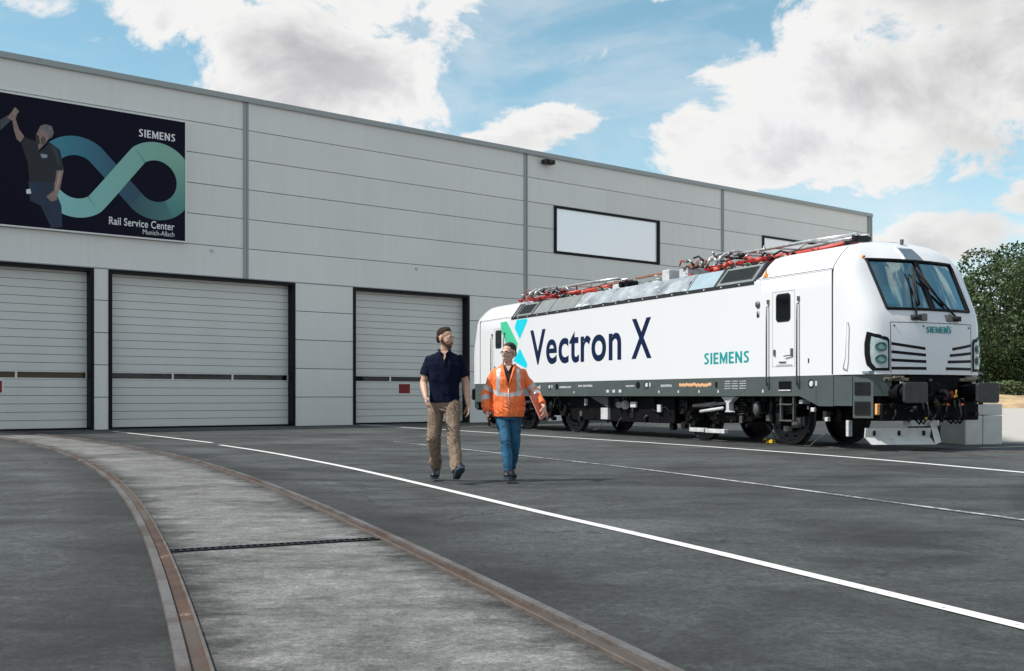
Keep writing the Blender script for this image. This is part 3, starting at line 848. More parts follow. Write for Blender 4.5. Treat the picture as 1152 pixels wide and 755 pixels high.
# printed worker on the poster (flat print), coordinates read from an enlargement of the poster
pc = lambda L: [(a / 4.718, 100 + b / 4.718) for a, b in L]
M_pskin = mat('print_skin', (.30, .20, .17), .5, var=.2, vscale=5)
M_phair = mat('print_hair', (.16, .16, .16), .5, var=.5, vscale=20)
M_pshirt = mat('print_shirt', (.006, .009, .018), .5, var=.4, vscale=4)
M_pjean = mat('print_jeans', (.006, .022, .06), .5, var=.5, vscale=3)
prn = flat('printed_worker', pc([(150, 490), (285, 492), (300, 560), (325, 620), (330, 735), (170, 740), (160, 600)]), M_pjean, .0030, bb)
flat('printed_trouser_shade', pc([(150, 590), (215, 620), (270, 735), (160, 742)]), M_bb, .0033, prn)
flat('printed_shirt', pc([(124, 255), (190, 280), (265, 285), (318, 325), (340, 432), (300, 434), (290, 500), (155, 492), (148, 400), (112, 290)]), M_pshirt, .0036, prn)
flat('printed_arm', pc([(62, 150), (82, 160), (100, 215), (128, 252), (108, 284), (88, 268), (72, 215)]), M_pskin, .0040, prn)
flat('printed_arm', pc([(300, 434), (337, 432), (320, 520), (306, 560), (300, 590), (270, 600), (245, 572), (285, 540)]), M_pskin, .0040, prn)
flat('printed_hand', pc([(38, 150), (60, 125), (78, 98), (88, 106), (102, 122), (90, 134), (82, 160), (58, 168)]), M_pskin, .0044, prn)
flat('printed_sleeve', pc([(0, 165), (40, 140), (55, 170), (0, 222)]), mat('print_plaid', (.05, .06, .075), .5, var=.5, vscale=14), .0040, bb)
flat('printed_head', pc([(196, 232), (215, 205), (258, 225), (262, 262), (240, 288), (205, 326), (200, 290), (188, 268)]), M_pskin, .0044, prn)
flat('printed_hair', pc([(198, 225), (215, 195), (245, 188), (275, 200), (285, 235), (272, 262), (256, 262), (250, 232), (215, 215)]), M_phair, .0048, prn)
flat('printed_beard', pc([(188, 240), (205, 250), (212, 290), (198, 300), (188, 272)]), mat('print_shadow', (.02, .015, .018), .5), .0048, prn)
flat('printed_collar', pc([(205, 326), (238, 292), (262, 286), (232, 318), (208, 335)]), M_bb, .0050, prn)
flat('printed_face_shade', pc([(214, 262), (232, 250), (244, 272), (236, 290), (216, 300)]), mat('print_skin_shade', (.12, .075, .06), .5), .0050, prn)
flat('printed_forearm_light', pc([(312, 440), (326, 438), (314, 500), (298, 540), (292, 536)]), mat('print_skin_light', (.46, .32, .27), .5), .0046, prn)
flat('printed_shirt_light', pc([(262, 292), (300, 322), (322, 400), (306, 404), (288, 345)]), mat('print_shirt_light', (.022, .034, .055), .5), .0042, prn)
flat('printed_badge', pc([(213, 345), (250, 350), (250, 366), (222, 368)]), mat('print_pale', (.3, .35, .42), .5), .0050, prn)
flat('printed_badge', pc([(138, 535), (160, 530), (165, 556), (140, 558)]), M_white, .0050, prn)

# ------------------------------------------------------------------ LOCOMOTIVE
LO = Vector((7.923, 19.661, 0)); LA = math.atan2(.90169, -.43237)
loco = empty('locomotive', tuple(LO), LA)
tag(loco, 'white electric locomotive with navy lettering and grey skirt, standing beside the hall', 'locomotive')
LEN = 18.98
SE = 1.45                     # seam between cab nose and side wall
def sec(zs=3.37):             # near half of a cab cross-section, bottom to roof centre
    return [(1.5, 1.39), (1.5, 1.7), (1.5, 2.33), (1.5, 2.58), (1.5, 3.05), (1.495, 3.30), (1.46, 3.42), (1.39, 3.52), (1.27, 3.66), (1.12, 3.79), (.9, 3.865), (.5, 3.92), (0, 3.94)]


def nose_rows():
    """(z, half width at the seam, front s on the centre line, half width of the flat front)"""
    return [(1.39, 1.5, .37, 1.0, .50), (1.7, 1.5, .37, 1.0, .50), (2.33, 1.5, .385, 1.0, .51), (2.58, 1.5, .46, 1.02, .58), (3.05, 1.5, .68, 1.035, .82), (3.30, 1.495, .80, 1.045, .95), (3.42, 1.46, .86, 1.05, 1.01),
            (3.52, 1.39, .91, 1.05, 1.07), (3.66, 1.27, 1.04, .98, 1.15), (3.79, 1.12, 1.20, .85, 1.26), (3.865, .9, 1.31, .66, 1.34), (3.92, .5, 1.40, .36, 1.41), (3.94, .0, SE, 0, SE)]


NF, NC = 10, 8   # columns across the flat front, per corner
def nose_ring(row):
    z, w_, sc, wf, sf = row
    near = []
    for k in range(NC):     # seam -> edge of the flat front (bezier)
        t = k / NC
        p0 = (SE, w_); p1 = (sf + .01, w_ * .995); p2 = (sf, wf)
        p0b = (SE - .50 * (SE - sf), w_)
        near.append(((1 - t) ** 3 * p0[0] + 3 * (1 - t) ** 2 * t * p0b[0] + 3 * (1 - t) * t * t * p1[0] + t ** 3 * p2[0],
                     (1 - t) ** 3 * p0[1] + 3 * (1 - t) ** 2 * t * p0b[1] + 3 * (1 - t) * t * t * p1[1] + t ** 3 * p2[1]))
    mid = []
    for k in range(NF + 1):
        l = wf * (1 - 2 * k / NF); f_ = (l / wf) ** 2 if wf else 0
        mid.append((sc + (sf - sc) * f_, l))
    far = [(a, -b) for a, b in reversed(near)]
    return [Vector((a, b, z)) for a, b in near + mid + far]


def nose_pt(z, l):
    """surface point (s) on the near/far nose at height z, lateral l"""
    rs = nose_rows()
    for r0, r1 in zip(rs[:-1], rs[1:]):
        if r0[0] <= z <= r1[0]:
            f_ = (z - r0[0]) / (r1[0] - r0[0]); ra = [a + (b - a) * f_ for a, b in zip(r0, r1)]; ring = nose_ring(ra)
            for a, b in zip(ring[:-1], ring[1:]):
                if min(a.y, b.y) <= l <= max(a.y, b.y) and abs(a.y - b.y) > 1e-6:
                    return a.x + (b.x - a.x) * (l - a.y) / (b.y - a.y)
    return SE


def nose_n(z, l):
    e = .02; p = Vector((nose_pt(z, l), l, z)); a = Vector((nose_pt(z, l + e), l + e, z)) - p; b = Vector((nose_pt(min(z + e, 3.9), l), l, z + e)) - p
    n_ = a.cross(b).normalized()
    return n_ if n_.x < 0 else -n_


def on_nose(pts, off, th=.012):
    """closed patch lying on the nose, pts = (l, z) outline, raised by off"""
    f_ = []; bk = []
    for l, z in pts:
        n_ = nose_n(z, l); p = Vector((nose_pt(z, l), l, z)); f_.append(p + n_ * (off + th)); bk.append(p + n_ * (off - .02))
    return f_, bk


def patch(mb, pts, off, th=.012, mi=0, sub=1):
    # fan patch with optional subdivision along edges so it follows the curved front
    P = []
    for a, b in zip(pts, pts[1:] + pts[:1]):
        for k in range(sub): P.append((a[0] + (b[0] - a[0]) * k / sub, a[1] + (b[1] - a[1]) * k / sub))
    f_, bk = on_nose(P, off, th); n = len(P)
    c = sum(f_, Vector()) / n
    mb.add(f_ + bk + [c], [(i, (i + 1) % n, 2 * n) for i in range(n)] + [(i, (i + 1) % n, n + (i + 1) % n, n + i) for i in range(n)], mi)


def make_nose(name, flip):
    root = empty(name) if False else None
    mb = MB(); rows = nose_rows(); rings = [nose_ring(r_) for r_ in rows]
    hole = set()
    n = len(rings[0])
    for j in range(len(rings) - 1):
        for i in range(n - 1):
            if 3 <= j < 7 and NC <= i < NC + NF: hole.add((j, i))
    vs_ = [p for r_ in rings for p in r_]
    fs = [(j * n + i, j * n + i + 1, (j + 1) * n + i + 1, (j + 1) * n + i) for j in range(len(rings) - 1) for i in range(n - 1) if (j, i) not in hole]
    mb.add(vs_, fs)
    return mb, rings


def mirror_end(o):
    """place a copy of a cab part on the far end: rotate 180 deg about the locomotive's middle"""
    c = o.copy(); C.objects.link(c); c.parent = loco
    c.matrix_parent_inverse = o.matrix_parent_inverse.copy()
    c.rotation_euler = (0, 0, PI); c.location = (LEN, 0, 0)
    for ch in list(o.children):
        d = ch.copy(); C.objects.link(d); d.parent = c
    return c


both = []            # parts to repeat at the far end
mb, rings = make_nose('cab_front', False)
nose = mb.build('cab_front', M_loco2, loco, auto=50); both.append(nose)
# windscreen
gl_ = MB()
n = len(rings[0])
R0 = [[p + Vector((.012, 0, 0)) for p in r_[NC:NC + NF + 1]] for r_ in rings[3:8]]
for j in range(4):
    for i in range(NF): gl_.add([R0[j][i], R0[j][i + 1], R0[j + 1][i + 1], R0[j + 1][i]], [(0, 1, 2, 3)])
ws = gl_.build('windscreen', M_glass, loco, smooth=True); both.append(ws)
fr_ = MB()
e0 = [r_[NC] for r_ in rings[3:8]]; e1 = [r_[NC + NF] for r_ in rings[3:8]]
loop = e0 + rings[7][NC:NC + NF + 1] + e1[::-1] + rings[3][NC:NC + NF + 1][::-1]
fr_.tube([p + Vector((-.008, 0, 0)) for p in loop + loop[:1]], .028, 6)
cp = [r_[NC + NF // 2] for r_ in rings[3:8]]
for k in range(4): fr_.add([cp[k] + Vector((-.02, .05, 0)), cp[k] + Vector((-.02, -.05, 0)), cp[k + 1] + Vector((-.02, -.05, 0)), cp[k + 1] + Vector((-.02, .05, 0)),
                            cp[k] + Vector((.03, .05, 0)), cp[k] + Vector((.03, -.05, 0)), cp[k + 1] + Vector((.03, -.05, 0)), cp[k + 1] + Vector((.03, .05, 0))],
                           [(0, 1, 2, 3), (4, 5, 6, 7), (0, 3, 7, 4), (1, 2, 6, 5)])
fr_.build('window_frame', M_blk, ws)
# cab interior seen through the glass
it = MB(); it.box(2.75, 2.80, -1.35, 1.35, 1.45, 3.42, 0); it.box(.75, 1.5, -1.3, 1.3, 1.45, 2.45, 1); it.box(.8, 1.3, -.9, .7, 2.45, 2.56, 1)
it.box(1.9, 2.0, .0, .5, 2.2, 3.0, 1); it.box(1.9, 2.0, -.9, -.4, 2.2, 3.0, 1)
it.box(1.62, 1.64, -.4, .1, 2.78, 3.12, 2)  # pale panel, its colour standing in for daylight through the far door window
it.box(.6, 2.75, -1.42, 1.42, 1.41, 1.45, 1)
ci = it.build('cab_interior', [mat('cab_blue', (.25, .60, .70), .6), mat('cab_desk', (.22, .28, .31), .6), mat('cab_painted_daylight', (.85, .87, .88), .6)], loco); both.append(ci)
# front maintenance hatch: outline, slots, studs
fp = MB()
hx = [(1.0, 2.33), (-1.0, 2.33), (-1.0, 1.42), (1.0, 1.42)]
for a, b in zip(hx, hx[1:] + hx[:1]):
    nn_ = 10
    for k in range(nn_):
        p = (a[0] + (b[0] - a[0]) * k / nn_, a[1] + (b[1] - a[1]) * k / nn_); q_ = (a[0] + (b[0] - a[0]) * (k + 1) / nn_, a[1] + (b[1] - a[1]) * (k + 1) / nn_)
        if a[1] == b[1] and a[1] < 2: continue
        d = .006
        pp = [(p[0] + (0 if a[1] == b[1] else d), p[1] + (d if a[1] == b[1] else 0)), (q_[0] + (0 if a[1] == b[1] else d), q_[1] + (d if a[1] == b[1] else 0)),
              (q_[0] - (0 if a[1] == b[1] else d), q_[1] - (d if a[1] == b[1] else 0)), (p[0] - (0 if a[1] == b[1] else d), p[1] - (d if a[1] == b[1] else 0))]
        patch(fp, pp, 0, .002)
for l in (.93, .32, -.28, -.92): fp.cyl(Vector((nose_pt(2.27, l) - .015, l, 2.27)), Vector((nose_pt(2.27, l) + .02, l, 2.27)), .016, n=8)
hatch = fp.build('front_hatch', M_seam, loco); both.append(hatch)
sl_ = MB()
for sgn in (1, -1):
    for k in range(4):
        zo = 1.945 - k * .148 - (0 if k else -.0); zi = zo - (.085, .055, .025, 0)[k]
        inner = (.28, .27, .265, .26)[k] if sgn > 0 else (.40, .33, .27, .22)[k]
        o_ = .985; sl_.cut()
        lo = [(sgn * o_, zo), (sgn * (o_ + inner) / 2, (zo * .47 + zi * .53)), (sgn * inner, zi)]
        for a, b in zip(lo[:-1], lo[1:]):
            nn_ = 4
            for i in range(nn_):
                p = (a[0] + (b[0] - a[0]) * i / nn_, a[1] + (b[1] - a[1]) * i / nn_); q_ = (a[0] + (b[0] - a[0]) * (i + 1) / nn_, a[1] + (b[1] - a[1]) * (i + 1) / nn_)
                patch(sl_, [(p[0], p[1] + .026), (q_[0], q_[1] + .026), (q_[0], q_[1] - .026), (p[0], p[1] - .026)], 0, .004)
both += sl_.pieces('air_slot', M_blk, loco)
# wipers
for sgn, lb in ((.48, .10), (-.52, -.02)):
    wp = MB(); s0 = nose_pt(2.45, sgn) - .05
    a = Vector((s0, sgn, 2.45)); b = Vector((nose_pt(3.25, lb + (.15 if sgn > 0 else .18)) - .06, lb + (.15 if sgn > 0 else .18), 3.25)); mid_ = a.lerp(b, .45)
    wp.tube([a, mid_, b], .018, 6); wp.box(s0 - .03, s0 + .05, sgn - .09, sgn + .09, 2.38, 2.47)
    c_ = Vector((nose_pt(2.7, sgn * .6 + lb * .4) - .035, sgn * .55 + lb * .45, 2.66)); wp.tube([c_, b + Vector((0, 0, .12))], .02, 6)
    both.append(wp.build('wiper', M_rubber, loco, smooth=True))
for l in (.30, -.34):
    wp = MB(); s0 = nose_pt(2.44, l); wp.box(s0 - .05, s0 + .01, l - .07, l + .07, 2.37, 2.50); both.append(wp.build('grab_bracket', M_lite if False else M_steel, loco, bevel=.01))
# headlights: black surround, silver bowl, two lamps
for sgn in (1, -1):
    hl = MB(); out = [(1.03, 2.045), (1.44, 2.155), (1.475, 1.95), (1.46, 1.62), (1.36, 1.47), (1.03, 1.455)]
    def hgrid(mb_, z0, z1, ztop_in, l_in, outer, off, nz_=14, nl_=12):
        rows_ = []
        for j in range(nz_ + 1):
            z = z0 + (z1 - z0) * j / nz_
            lo_ = np.interp(z, [o_[1] for o_ in outer], [o_[0] for o_ in outer]); li = l_in if z <= ztop_in else l_in + (z - ztop_in) / (z1 - ztop_in) * (outer[-1][0] - l_in) * .98
            row = []
            for i in range(nl_ + 1):
                l = sgn * (li + (lo_ - li) * i / nl_); p = Vector((nose_pt(z, l), l, z)); row.append(p + nose_n(z, l) * off)
            rows_.append(row)
        V = [p for r_ in rows_ for p in r_]; k = nl_ + 1
        mb_.add(V, [(j * k + i, j * k + i + 1, (j + 1) * k + i + 1, (j + 1) * k + i) for j in range(nz_) for i in range(nl_)])
    hgrid(hl, 1.455, 2.155, 2.045, 1.03, [(1.32, 1.455), (1.385, 1.56), (1.40, 1.75), (1.40, 1.95), (1.38, 2.155)], .010)
    ho = hl.build('headlight', M_blk, loco, auto=40); both.append(ho)
    h2 = MB(); inn = [(1.075, 1.985), (1.38, 2.06), (1.405, 1.93), (1.395, 1.64), (1.33, 1.52), (1.075, 1.505)]
    hgrid(h2, 1.505, 2.07, 1.985, 1.07, [(1.275, 1.505), (1.33, 1.60), (1.345, 1.75), (1.345, 1.93), (1.33, 2.07)], .018)
    h2.build('lamp_bowl', mat('lamp_bowl_silver', (.42, .50, .51), .25, metal=.3, var=.2, vscale=6), ho, auto=40)
    for zc in (1.88, 1.66):
        h3 = MB(); ring = [(sgn * (1.195 + .095 * math.cos(k * PI / 8)), zc + .085 * math.sin(k * PI / 8)) for k in range(16)]
        patch(h3, ring, .022, .012)
        ring = [(sgn * (1.195 + .05 * math.cos(k * PI / 8)), zc + .045 * math.sin(k * PI / 8)) for k in range(16)]
        patch(h3, ring, .036, .008, mi=1)
        h3.build('lamp', [mat('lamp_lens_dark', (.035, .11, .12), .08, spec=.8), mat('lamp_lens_core', (.10, .24, .25), .05, spec=.9)], ho, auto=40)
# top centre lamp window
tl = MB(); tp = [(.26, 3.50), (-.26, 3.50), (-.20, 3.80), (.20, 3.80)]
patch(tl, tp, .005, .012, sub=3); th_ = tl.build('roof_lamp_window', M_alu, loco, auto=40); both.append(th_)
tl = MB(); patch(tl, [(.22, 3.53), (-.22, 3.53), (-.175, 3.77), (.175, 3.77)], .018, .005, sub=3); tl.build('lamp_glass', mat('lamp_glass_grey', (.42, .45, .47), .08, metal=.85), th_, auto=40)
tl = MB(); s0 = nose_pt(3.56, 1.0); tl.ell((s0 - .01, 1.10, 3.57), (.035, .035, .03), nu=10, nv=6); tl.build('marker_lamp', M_orange, loco, smooth=True)
tl = MB(); tl.cyl((1.35, -.12, 3.9), (1.35, -.12, 3.99), .035, n=8); tl.build('aerial', M_steel, loco)
block_letters('lettering', M_teal, loco, .62, .115, (nose_pt(2.2, .3) - .02, .26, 2.15), (0, -1, 0), (0, 0, 1), depth=.006)
# vertical grab rail beside the headlight + small marks
q = MB(); s0 = nose_pt(2.3, 1.47); q.tube([(s0 + .12, 1.50, 2.36), (s0 + .10, 1.55, 2.33), (s0 + .12, 1.55, 1.7), (s0 + .15, 1.56, 1.55), (s0 + .22, 1.5, 1.50)], .013, 6); both.append(q.build('grab_rail', M_loco, loco, smooth=True))

# ---- side body with cab roofs (one shell)
bs = MB()
def shell(x0, x1, prof):
    pts = prof + [(-a, b) for a, b in reversed(prof[:-1])]
    rings_ = [[Vector((x, a, b)) for a, b in pts] for x in (x0, x1)]
    k = len(pts)
    bs.add(rings_[0] + rings_[1], [(i, i + 1, k + i + 1, k + i) for i in range(k - 1)])
    return rings_
prof = sec()
# each cab roof with its sloping rear edge
for a, b in ((3.55, 3.85), (LEN - 3.55, LEN - 3.85)):
    bs = MB(); shell(SE if a < 9 else LEN - SE, a, prof[4:])
    pts = prof[5:] + [(-x_, z_) for x_, z_ in reversed(prof[5:-1])]
    k = len(pts)
    top = [Vector((a, l, z)) for l, z in pts]; bot = [Vector((b, l if abs(l) > 1.4 else l * .95, min(z, 3.34))) for l, z in pts]
    bs.add(top + bot, [(i, i + 1, k + i + 1, k + i) for i in range(k - 1)])
    bs.build('cab_roof', M_loco, loco, auto=35)
bs = MB()
# side walls between
for sg in (1, -1):
    for x0, x1 in ((SE, 3.55), (LEN - 3.55, LEN - SE)):
        bs.add([(x0, sg * 1.5, 1.39), (x1, sg * 1.5, 1.39), (x1, sg * 1.5, 3.05), (x0, sg * 1.5, 3.05)], [(0, 1, 2, 3)])
    for x0, x1 in ((3.55, LEN - 3.55),):
        bs.add([(x0, sg * 1.5, 1.39), (x1, sg * 1.5, 1.39), (x1, sg * 1.5, 3.28), (x0, sg * 1.5, 3.28)], [(0, 1, 2, 3)])
    for x0, x1 in ((3.55, 3.85), (LEN - 3.55, LEN - 3.85)):
        bs.add([(x0, sg * 1.5, 3.28), (x1, sg * 1.5, 3.28), (x1, sg * 1.5, 3.34), (x0, sg * 1.495, 3.34)], [(0, 1, 2, 3)])
bs.add([(SE, -1.5, 1.4), (LEN - SE, -1.5, 1.4), (LEN - SE, 1.5, 1.4), (SE, 1.5, 1.4)], [(0, 1, 2, 3)])
bs.add([(3.6, -1.49, 3.30), (LEN - 3.6, -1.49, 3.30), (LEN - 3.6, 1.49, 3.30), (3.6, 1.49, 3.30)], [(0, 1, 2, 3)])
bs.build('body', M_loco, loco)
# dark joints on the near and far side
sm_ = MB()
for sg in (1, -1):
    y0, y1 = sg * 1.499, sg * 1.503
    for s0, s1 in ((SE, 3.75), (LEN - 3.75, LEN - SE)):
        sm_.box(s0, s1, y0, sg * 1.502, 3.372 - .006, 3.372 + .006)
    for s0 in (SE, LEN - SE):
        sm_.box(s0 - .018, s0 + .018, y0, y1, 1.40, 3.36)
        pr = sec()[5:]
        for (a, b), (c, d) in zip(pr[:-1], pr[1:]):
            vs_ = []
            for l, z in ((a, b), (c, d)):
                vs_ += [(s0 - .012, sg * (l + .002), z + .002), (s0 + .012, sg * (l + .002), z + .002)]
            sm_.add(vs_, [(0, 1, 3, 2)])
sm_.build('panel_seam', M_seam, loco)

# ---- cab doors: two each side
def side_door(s0, s1, sg, window=True):
    y = sg * 1.5; e = sg
    q = MB()
    t_ = .010
    for a in ((s0, s1, 3.06, 3.06 + t_), (s0, s1, 1.58, 1.58 + t_), (s0, s0 + t_, 1.58, 3.07), (s1 - t_, s1, 1.58, 3.07)):
        q.box(a[0], a[1], y - e * .002, y + e * .004, a[2], a[3])
    d = q.build('door', mat('door_joint', (.42, .43, .44), .6), loco)
    wa, wb = s0 + (s1 - s0) * .22, s1 - (s1 - s0) * .20
    def rr(x0, x1, z0, z1, r_):
        P = []
        for cx, cz, a0 in ((x1 - r_, z1 - r_, 0), (x0 + r_, z1 - r_, 90), (x0 + r_, z0 + r_, 180), (x1 - r_, z0 + r_, 270)):
            P += [(cx + r_ * math.cos(R(a0 + k * 22.5)), cz + r_ * math.sin(R(a0 + k * 22.5))) for k in range(5)]
        return P
    q = MB(); q.prism(rr(wa - .025, wb + .025, 2.46, 3.02, .08), 'xz', y - e * .002, y + e * .006); q.build('window_gasket', M_rubber, d)
    q = MB(); q.prism(rr(wa, wb, 2.485, 2.995, .06), 'xz', y, y + e * .009); q.build('door_window', M_dglass, d)
    q = MB(); q.box(s0 + .05, s0 + .10, y, y + e * .03, 1.78, 1.93); q.tube([(s0 + .08, y + e * .03, 1.80), (s0 + .28, y + e * .04, 1.78)], .012, 6)
    q.box(s0 + .25, s0 + .46, y, y + e * .02, 1.66, 1.68); q.box(s1 - .1, s1 - .05, y, y + e * .025, 1.80, 1.92); q.build('door_handle', M_steel, d)
    q = MB(); q.box(s0 + .08, s1 - .12, y, y + e * .008, 1.595, 1.625); q.build('sill_plate', mat('sill_grey', (.45, .46, .47), .5), d)
    for ss in (s0 - .12, s1 + .12):
        q = MB(); q.tube([(ss, y, 2.80), (ss, y + e * .055, 2.78), (ss, y + e * .055, 1.22), (ss, y, 1.20)], .017, 8); q.build('handrail', M_steel, loco, smooth=True)
        q = MB(); q.box(ss - .03, ss + .03, y - e * .002, y + e * .03, 1.16, 1.27); q.box(ss - .03, ss + .03, y - e * .002, y + e * .03, 2.84, 2.93); q.build('rail_bracket', M_steel, loco, bevel=.006)
    return d
side_door(2.50, 3.17, 1); side_door(LEN - 3.17, LEN - 2.5, 1); side_door(2.5, 3.17, -1)
q = MB(); q.ell((3.62, 1.51, 2.86), (.07, .04, .075), nu=12, nv=8); q.box(3.58, 3.66, 1.5, 1.508, 2.60, 2.72); q.build('side_lamp', M_steel, loco, smooth=True)
# triangle warning
q = MB(); q.prism([(3.50, 3.40), (3.36, 3.40), (3.38, 3.55)], 'xz', 1.47, 1.478); wt = q.build('warning_triangle', M_orange, loco)
wt.matrix_local = Matrix.Translation((0, 0, 0))
text('lettering', '1', M_navy, loco, .035, .09, (2.12, 1.503, 1.63), (-1, 0, 0), (0, 0, 1), depth=.002)

# ---- lettering on the side (text runs from far end to near end => -x)
text('lettering', 'Vectron', M_navy, loco, 13.97 - 8.95, 1.0, (13.97, 1.503, 1.89), (-1, 0, 0), (0, 0, 1), bold=.018, depth=.002, gap=1.06)
text('lettering', 'X', M_navy, loco, 8.47 - 7.58, .97, (8.47, 1.503, 1.90), (-1, 0, 0), (0, 0, 1), bold=.022, depth=.002)
block_letters('lettering', M_teal, loco, 5.48 - 3.91, .245, (5.48, 1.503, 1.69), (-1, 0, 0), (0, 0, 1), depth=.003)


def loco_pt(px, py, l=1.5):
    d = Vector((-.43237, .90169, 0)); e = Vector((-.90169, -.43237, 0)); k = (px - CX) / F
    o = LO + e * l; s = (k * o.y - o.x) / (d.x - k * d.y); Y = o.y + s * d.y
    return s, H - (py - HY) * Y / F
for nm_, poly, mm in (('logo_stripe', [(563.2, 362.8), (570.3, 361.6), (582.6, 386.5), (581, 393), (570, 386.5), (564.3, 374)], M_green),
                      ('logo_stripe', [(581.5, 360.1), (592.8, 358.3), (593.4, 361), (584.8, 381.6), (579, 369)], M_cyan),
                      ('logo_stripe', [(585, 392), (593.4, 409.5), (592, 414.6), (577.5, 406)], M_cyan)):
    pts = [loco_pt(a, b) for a, b in poly]; pts = [(a, min(b, 3.26)) for a, b in pts]
    q = MB(); q.prism(pts, 'xz', 1.501, 1.504); q.build(nm_, mm, loco)

# ---- skirt
prof_s = [(SE - .02, .81), (1.82, .81), (2.38, 1.0), (LEN - 2.38, 1.0), (LEN - 1.82, .81), (LEN - SE + .02, .81), (LEN - SE + .02, 1.40), (SE - .02, 1.40)]
for sg in (1, -1):
    q = MB(); q.prism(prof_s, 'xz', sg * 1.455, sg * 1.496); sk = q.build('side_skirt', M_skirt, loco)
    if sg < 0: continue
    q = MB(); z = 1.1
    for s_ in (1.9, 12.2, 6.1, 8.9, 14.6, 4.05): q.box(s_ - .003, s_ + .003, 1.496, 1.4985, 1.0 if s_ > 2.3 else .82, 1.40)
    q.build('skirt_seam', M_seam, sk)
    # round recesses
    for s_, z_, lit in ((12.78, 1.26, 1), (12.35, 1.265, 0), (8.18, 1.265, 0), (7.80, 1.265, 1), (2.04, 1.235, 1), (LEN - 2.04, 1.235, 1)):
        q = MB(); q.cyl((s_, 1.496, z_), (s_, 1.501, z_), .085, n=18); q.build('socket_recess', M_blk, sk)
        if lit: q = MB(); q.cyl((s_ - .02, 1.50, z_), (s_ - .02, 1.515, z_), .055, n=14); q.box(s_ - .17, s_ - .12, 1.496, 1.499, z_ - .04, z_ + .05); q.build('socket_cap', M_lite, sk)
    # data plates & markings: small pale ticks that are not legible at this distance
    rnd = random.Random(3); mk = MB()
    def ticks(s0, s1, z0, z1, mi=0, gap=.012):
        mk.cut()
        x = s0
        while x < s1:
            w_ = rnd.uniform(.015, .035); mk.box(x, min(x + w_, s1), 1.496, 1.4975, z0 + rnd.uniform(0, .008), z1 - rnd.uniform(0, .008), mi); x += w_ + gap
    ticks(11.55, 12.2, 1.215, 1.275); ticks(10.4, 10.9, 1.24, 1.30); ticks(10.95, 11.15, 1.24, 1.30); ticks(8.35, 8.75, 1.225, 1.27)
    ticks(13.4, 14.3, 1.22, 1.28); mk.box(13.35, 13.4, 1.496, 1.4975, 1.20, 1.31)
    ticks(6.75, 7.2, 1.21, 1.27)
    for s_ in (9.55, 9.25, 8.95): mk.cut(); mk.box(s_, s_ + .13, 1.496, 1.4975, 1.09, 1.16)
    for s_ in (13.9, 11.35, 7.25, 6.45, 5.65, 4.95, 3.45): mk.cut(); mk.box(s_, s_ + .05, 1.496, 1.4985, 1.07, 1.13)
    for k in range(4):
        for (a, b) in ((4.55, 4.75), (4.3, 4.5), (4.02, 4.24)):
            ticks(a, b, 1.30 - k * .05, 1.325 - k * .05, gap=.008)
    x = 5.25; mk.cut()
    while x < 6.45: mk.ell((x, 1.4965, 1.245 + rnd.uniform(-.02, .02)), (.028, .003, .04), nu=6, nv=4, mi=1); x += .047
    mk.cut(); mk.box(5.0, 5.08, 1.496, 1.499, 1.18, 1.30, 2)
    mk.pieces('skirt_marking', [M_lite, mat('amber_mark', (.75, .42, .22), .5), M_blk], sk)
    # step recess
    for s_ in (2.79, LEN - 2.79):
        q = MB(); q.box(s_ - .19, s_ + .19, 1.40, 1.500, 1.10, 1.29); st = q.build('step_recess', M_blk, sk)
        q = MB(); q.box(s_ - .18, s_ + .18, 1.47, 1.515, 1.10, 1.125); q.build('step_tread', M_lite, st)
    for k in range(40):
        pass
# top rivet strip / gutter under the roof panels
for sg in (1, -1):
    q = MB(); q.box(3.75, LEN - 3.75, sg * 1.47, sg * 1.512, 3.285, 3.355)
    gt = q.build('gutter', M_roofd, loco)
    q = MB(); x = 4.2
    while x < LEN - 4: q.box(x, x + .05, sg * 1.512, sg * 1.522, 3.305, 3.33); x += .62
    q.build('gutter_clip', M_lite, gt)

# ---- sloping roof panels between the cabs
def roofpanel(s0, s1, sg, m_, name='roof_panel', z0=3.36, z1=3.74, l0=1.48, l1=1.17, off=0):
    q = MB(); c = .02
    q.add([(s0 + c, sg * (l0 + off), z0), (s1 - c, sg * (l0 + off), z0), (s1 - c, sg * (l1 + off), z1), (s0 + c, sg * (l1 + off), z1),
           (s0 + c, sg * (l0 - .08), z0), (s1 - c, sg * (l0 - .08), z0), (s1 - c, sg * (l1 - .08), z1 - .05), (s0 + c, sg * (l1 - .08), z1 - .05)],
          [(0, 1, 2, 3), (4, 7, 6, 5), (0, 4, 5, 1), (3, 2, 6, 7), (0, 3, 7, 4), (1, 5, 6, 2)])
    return q.build(name, m_, loco)
segs = [(3.78, 5.10, 'L'), (5.15, 6.15, 'B'), (6.15, 7.0, 'F'), (7.0, 8.1, 'F'), (8.1, 9.3, 'F'), (9.3, 10.4, 'F'), (10.4, 11.4, 'F'), (11.4, 12.9, 'G'), (12.9, 13.9, 'G'), (13.95, 15.0, 'L'), (15.0, LEN - 3.78, 'G')]
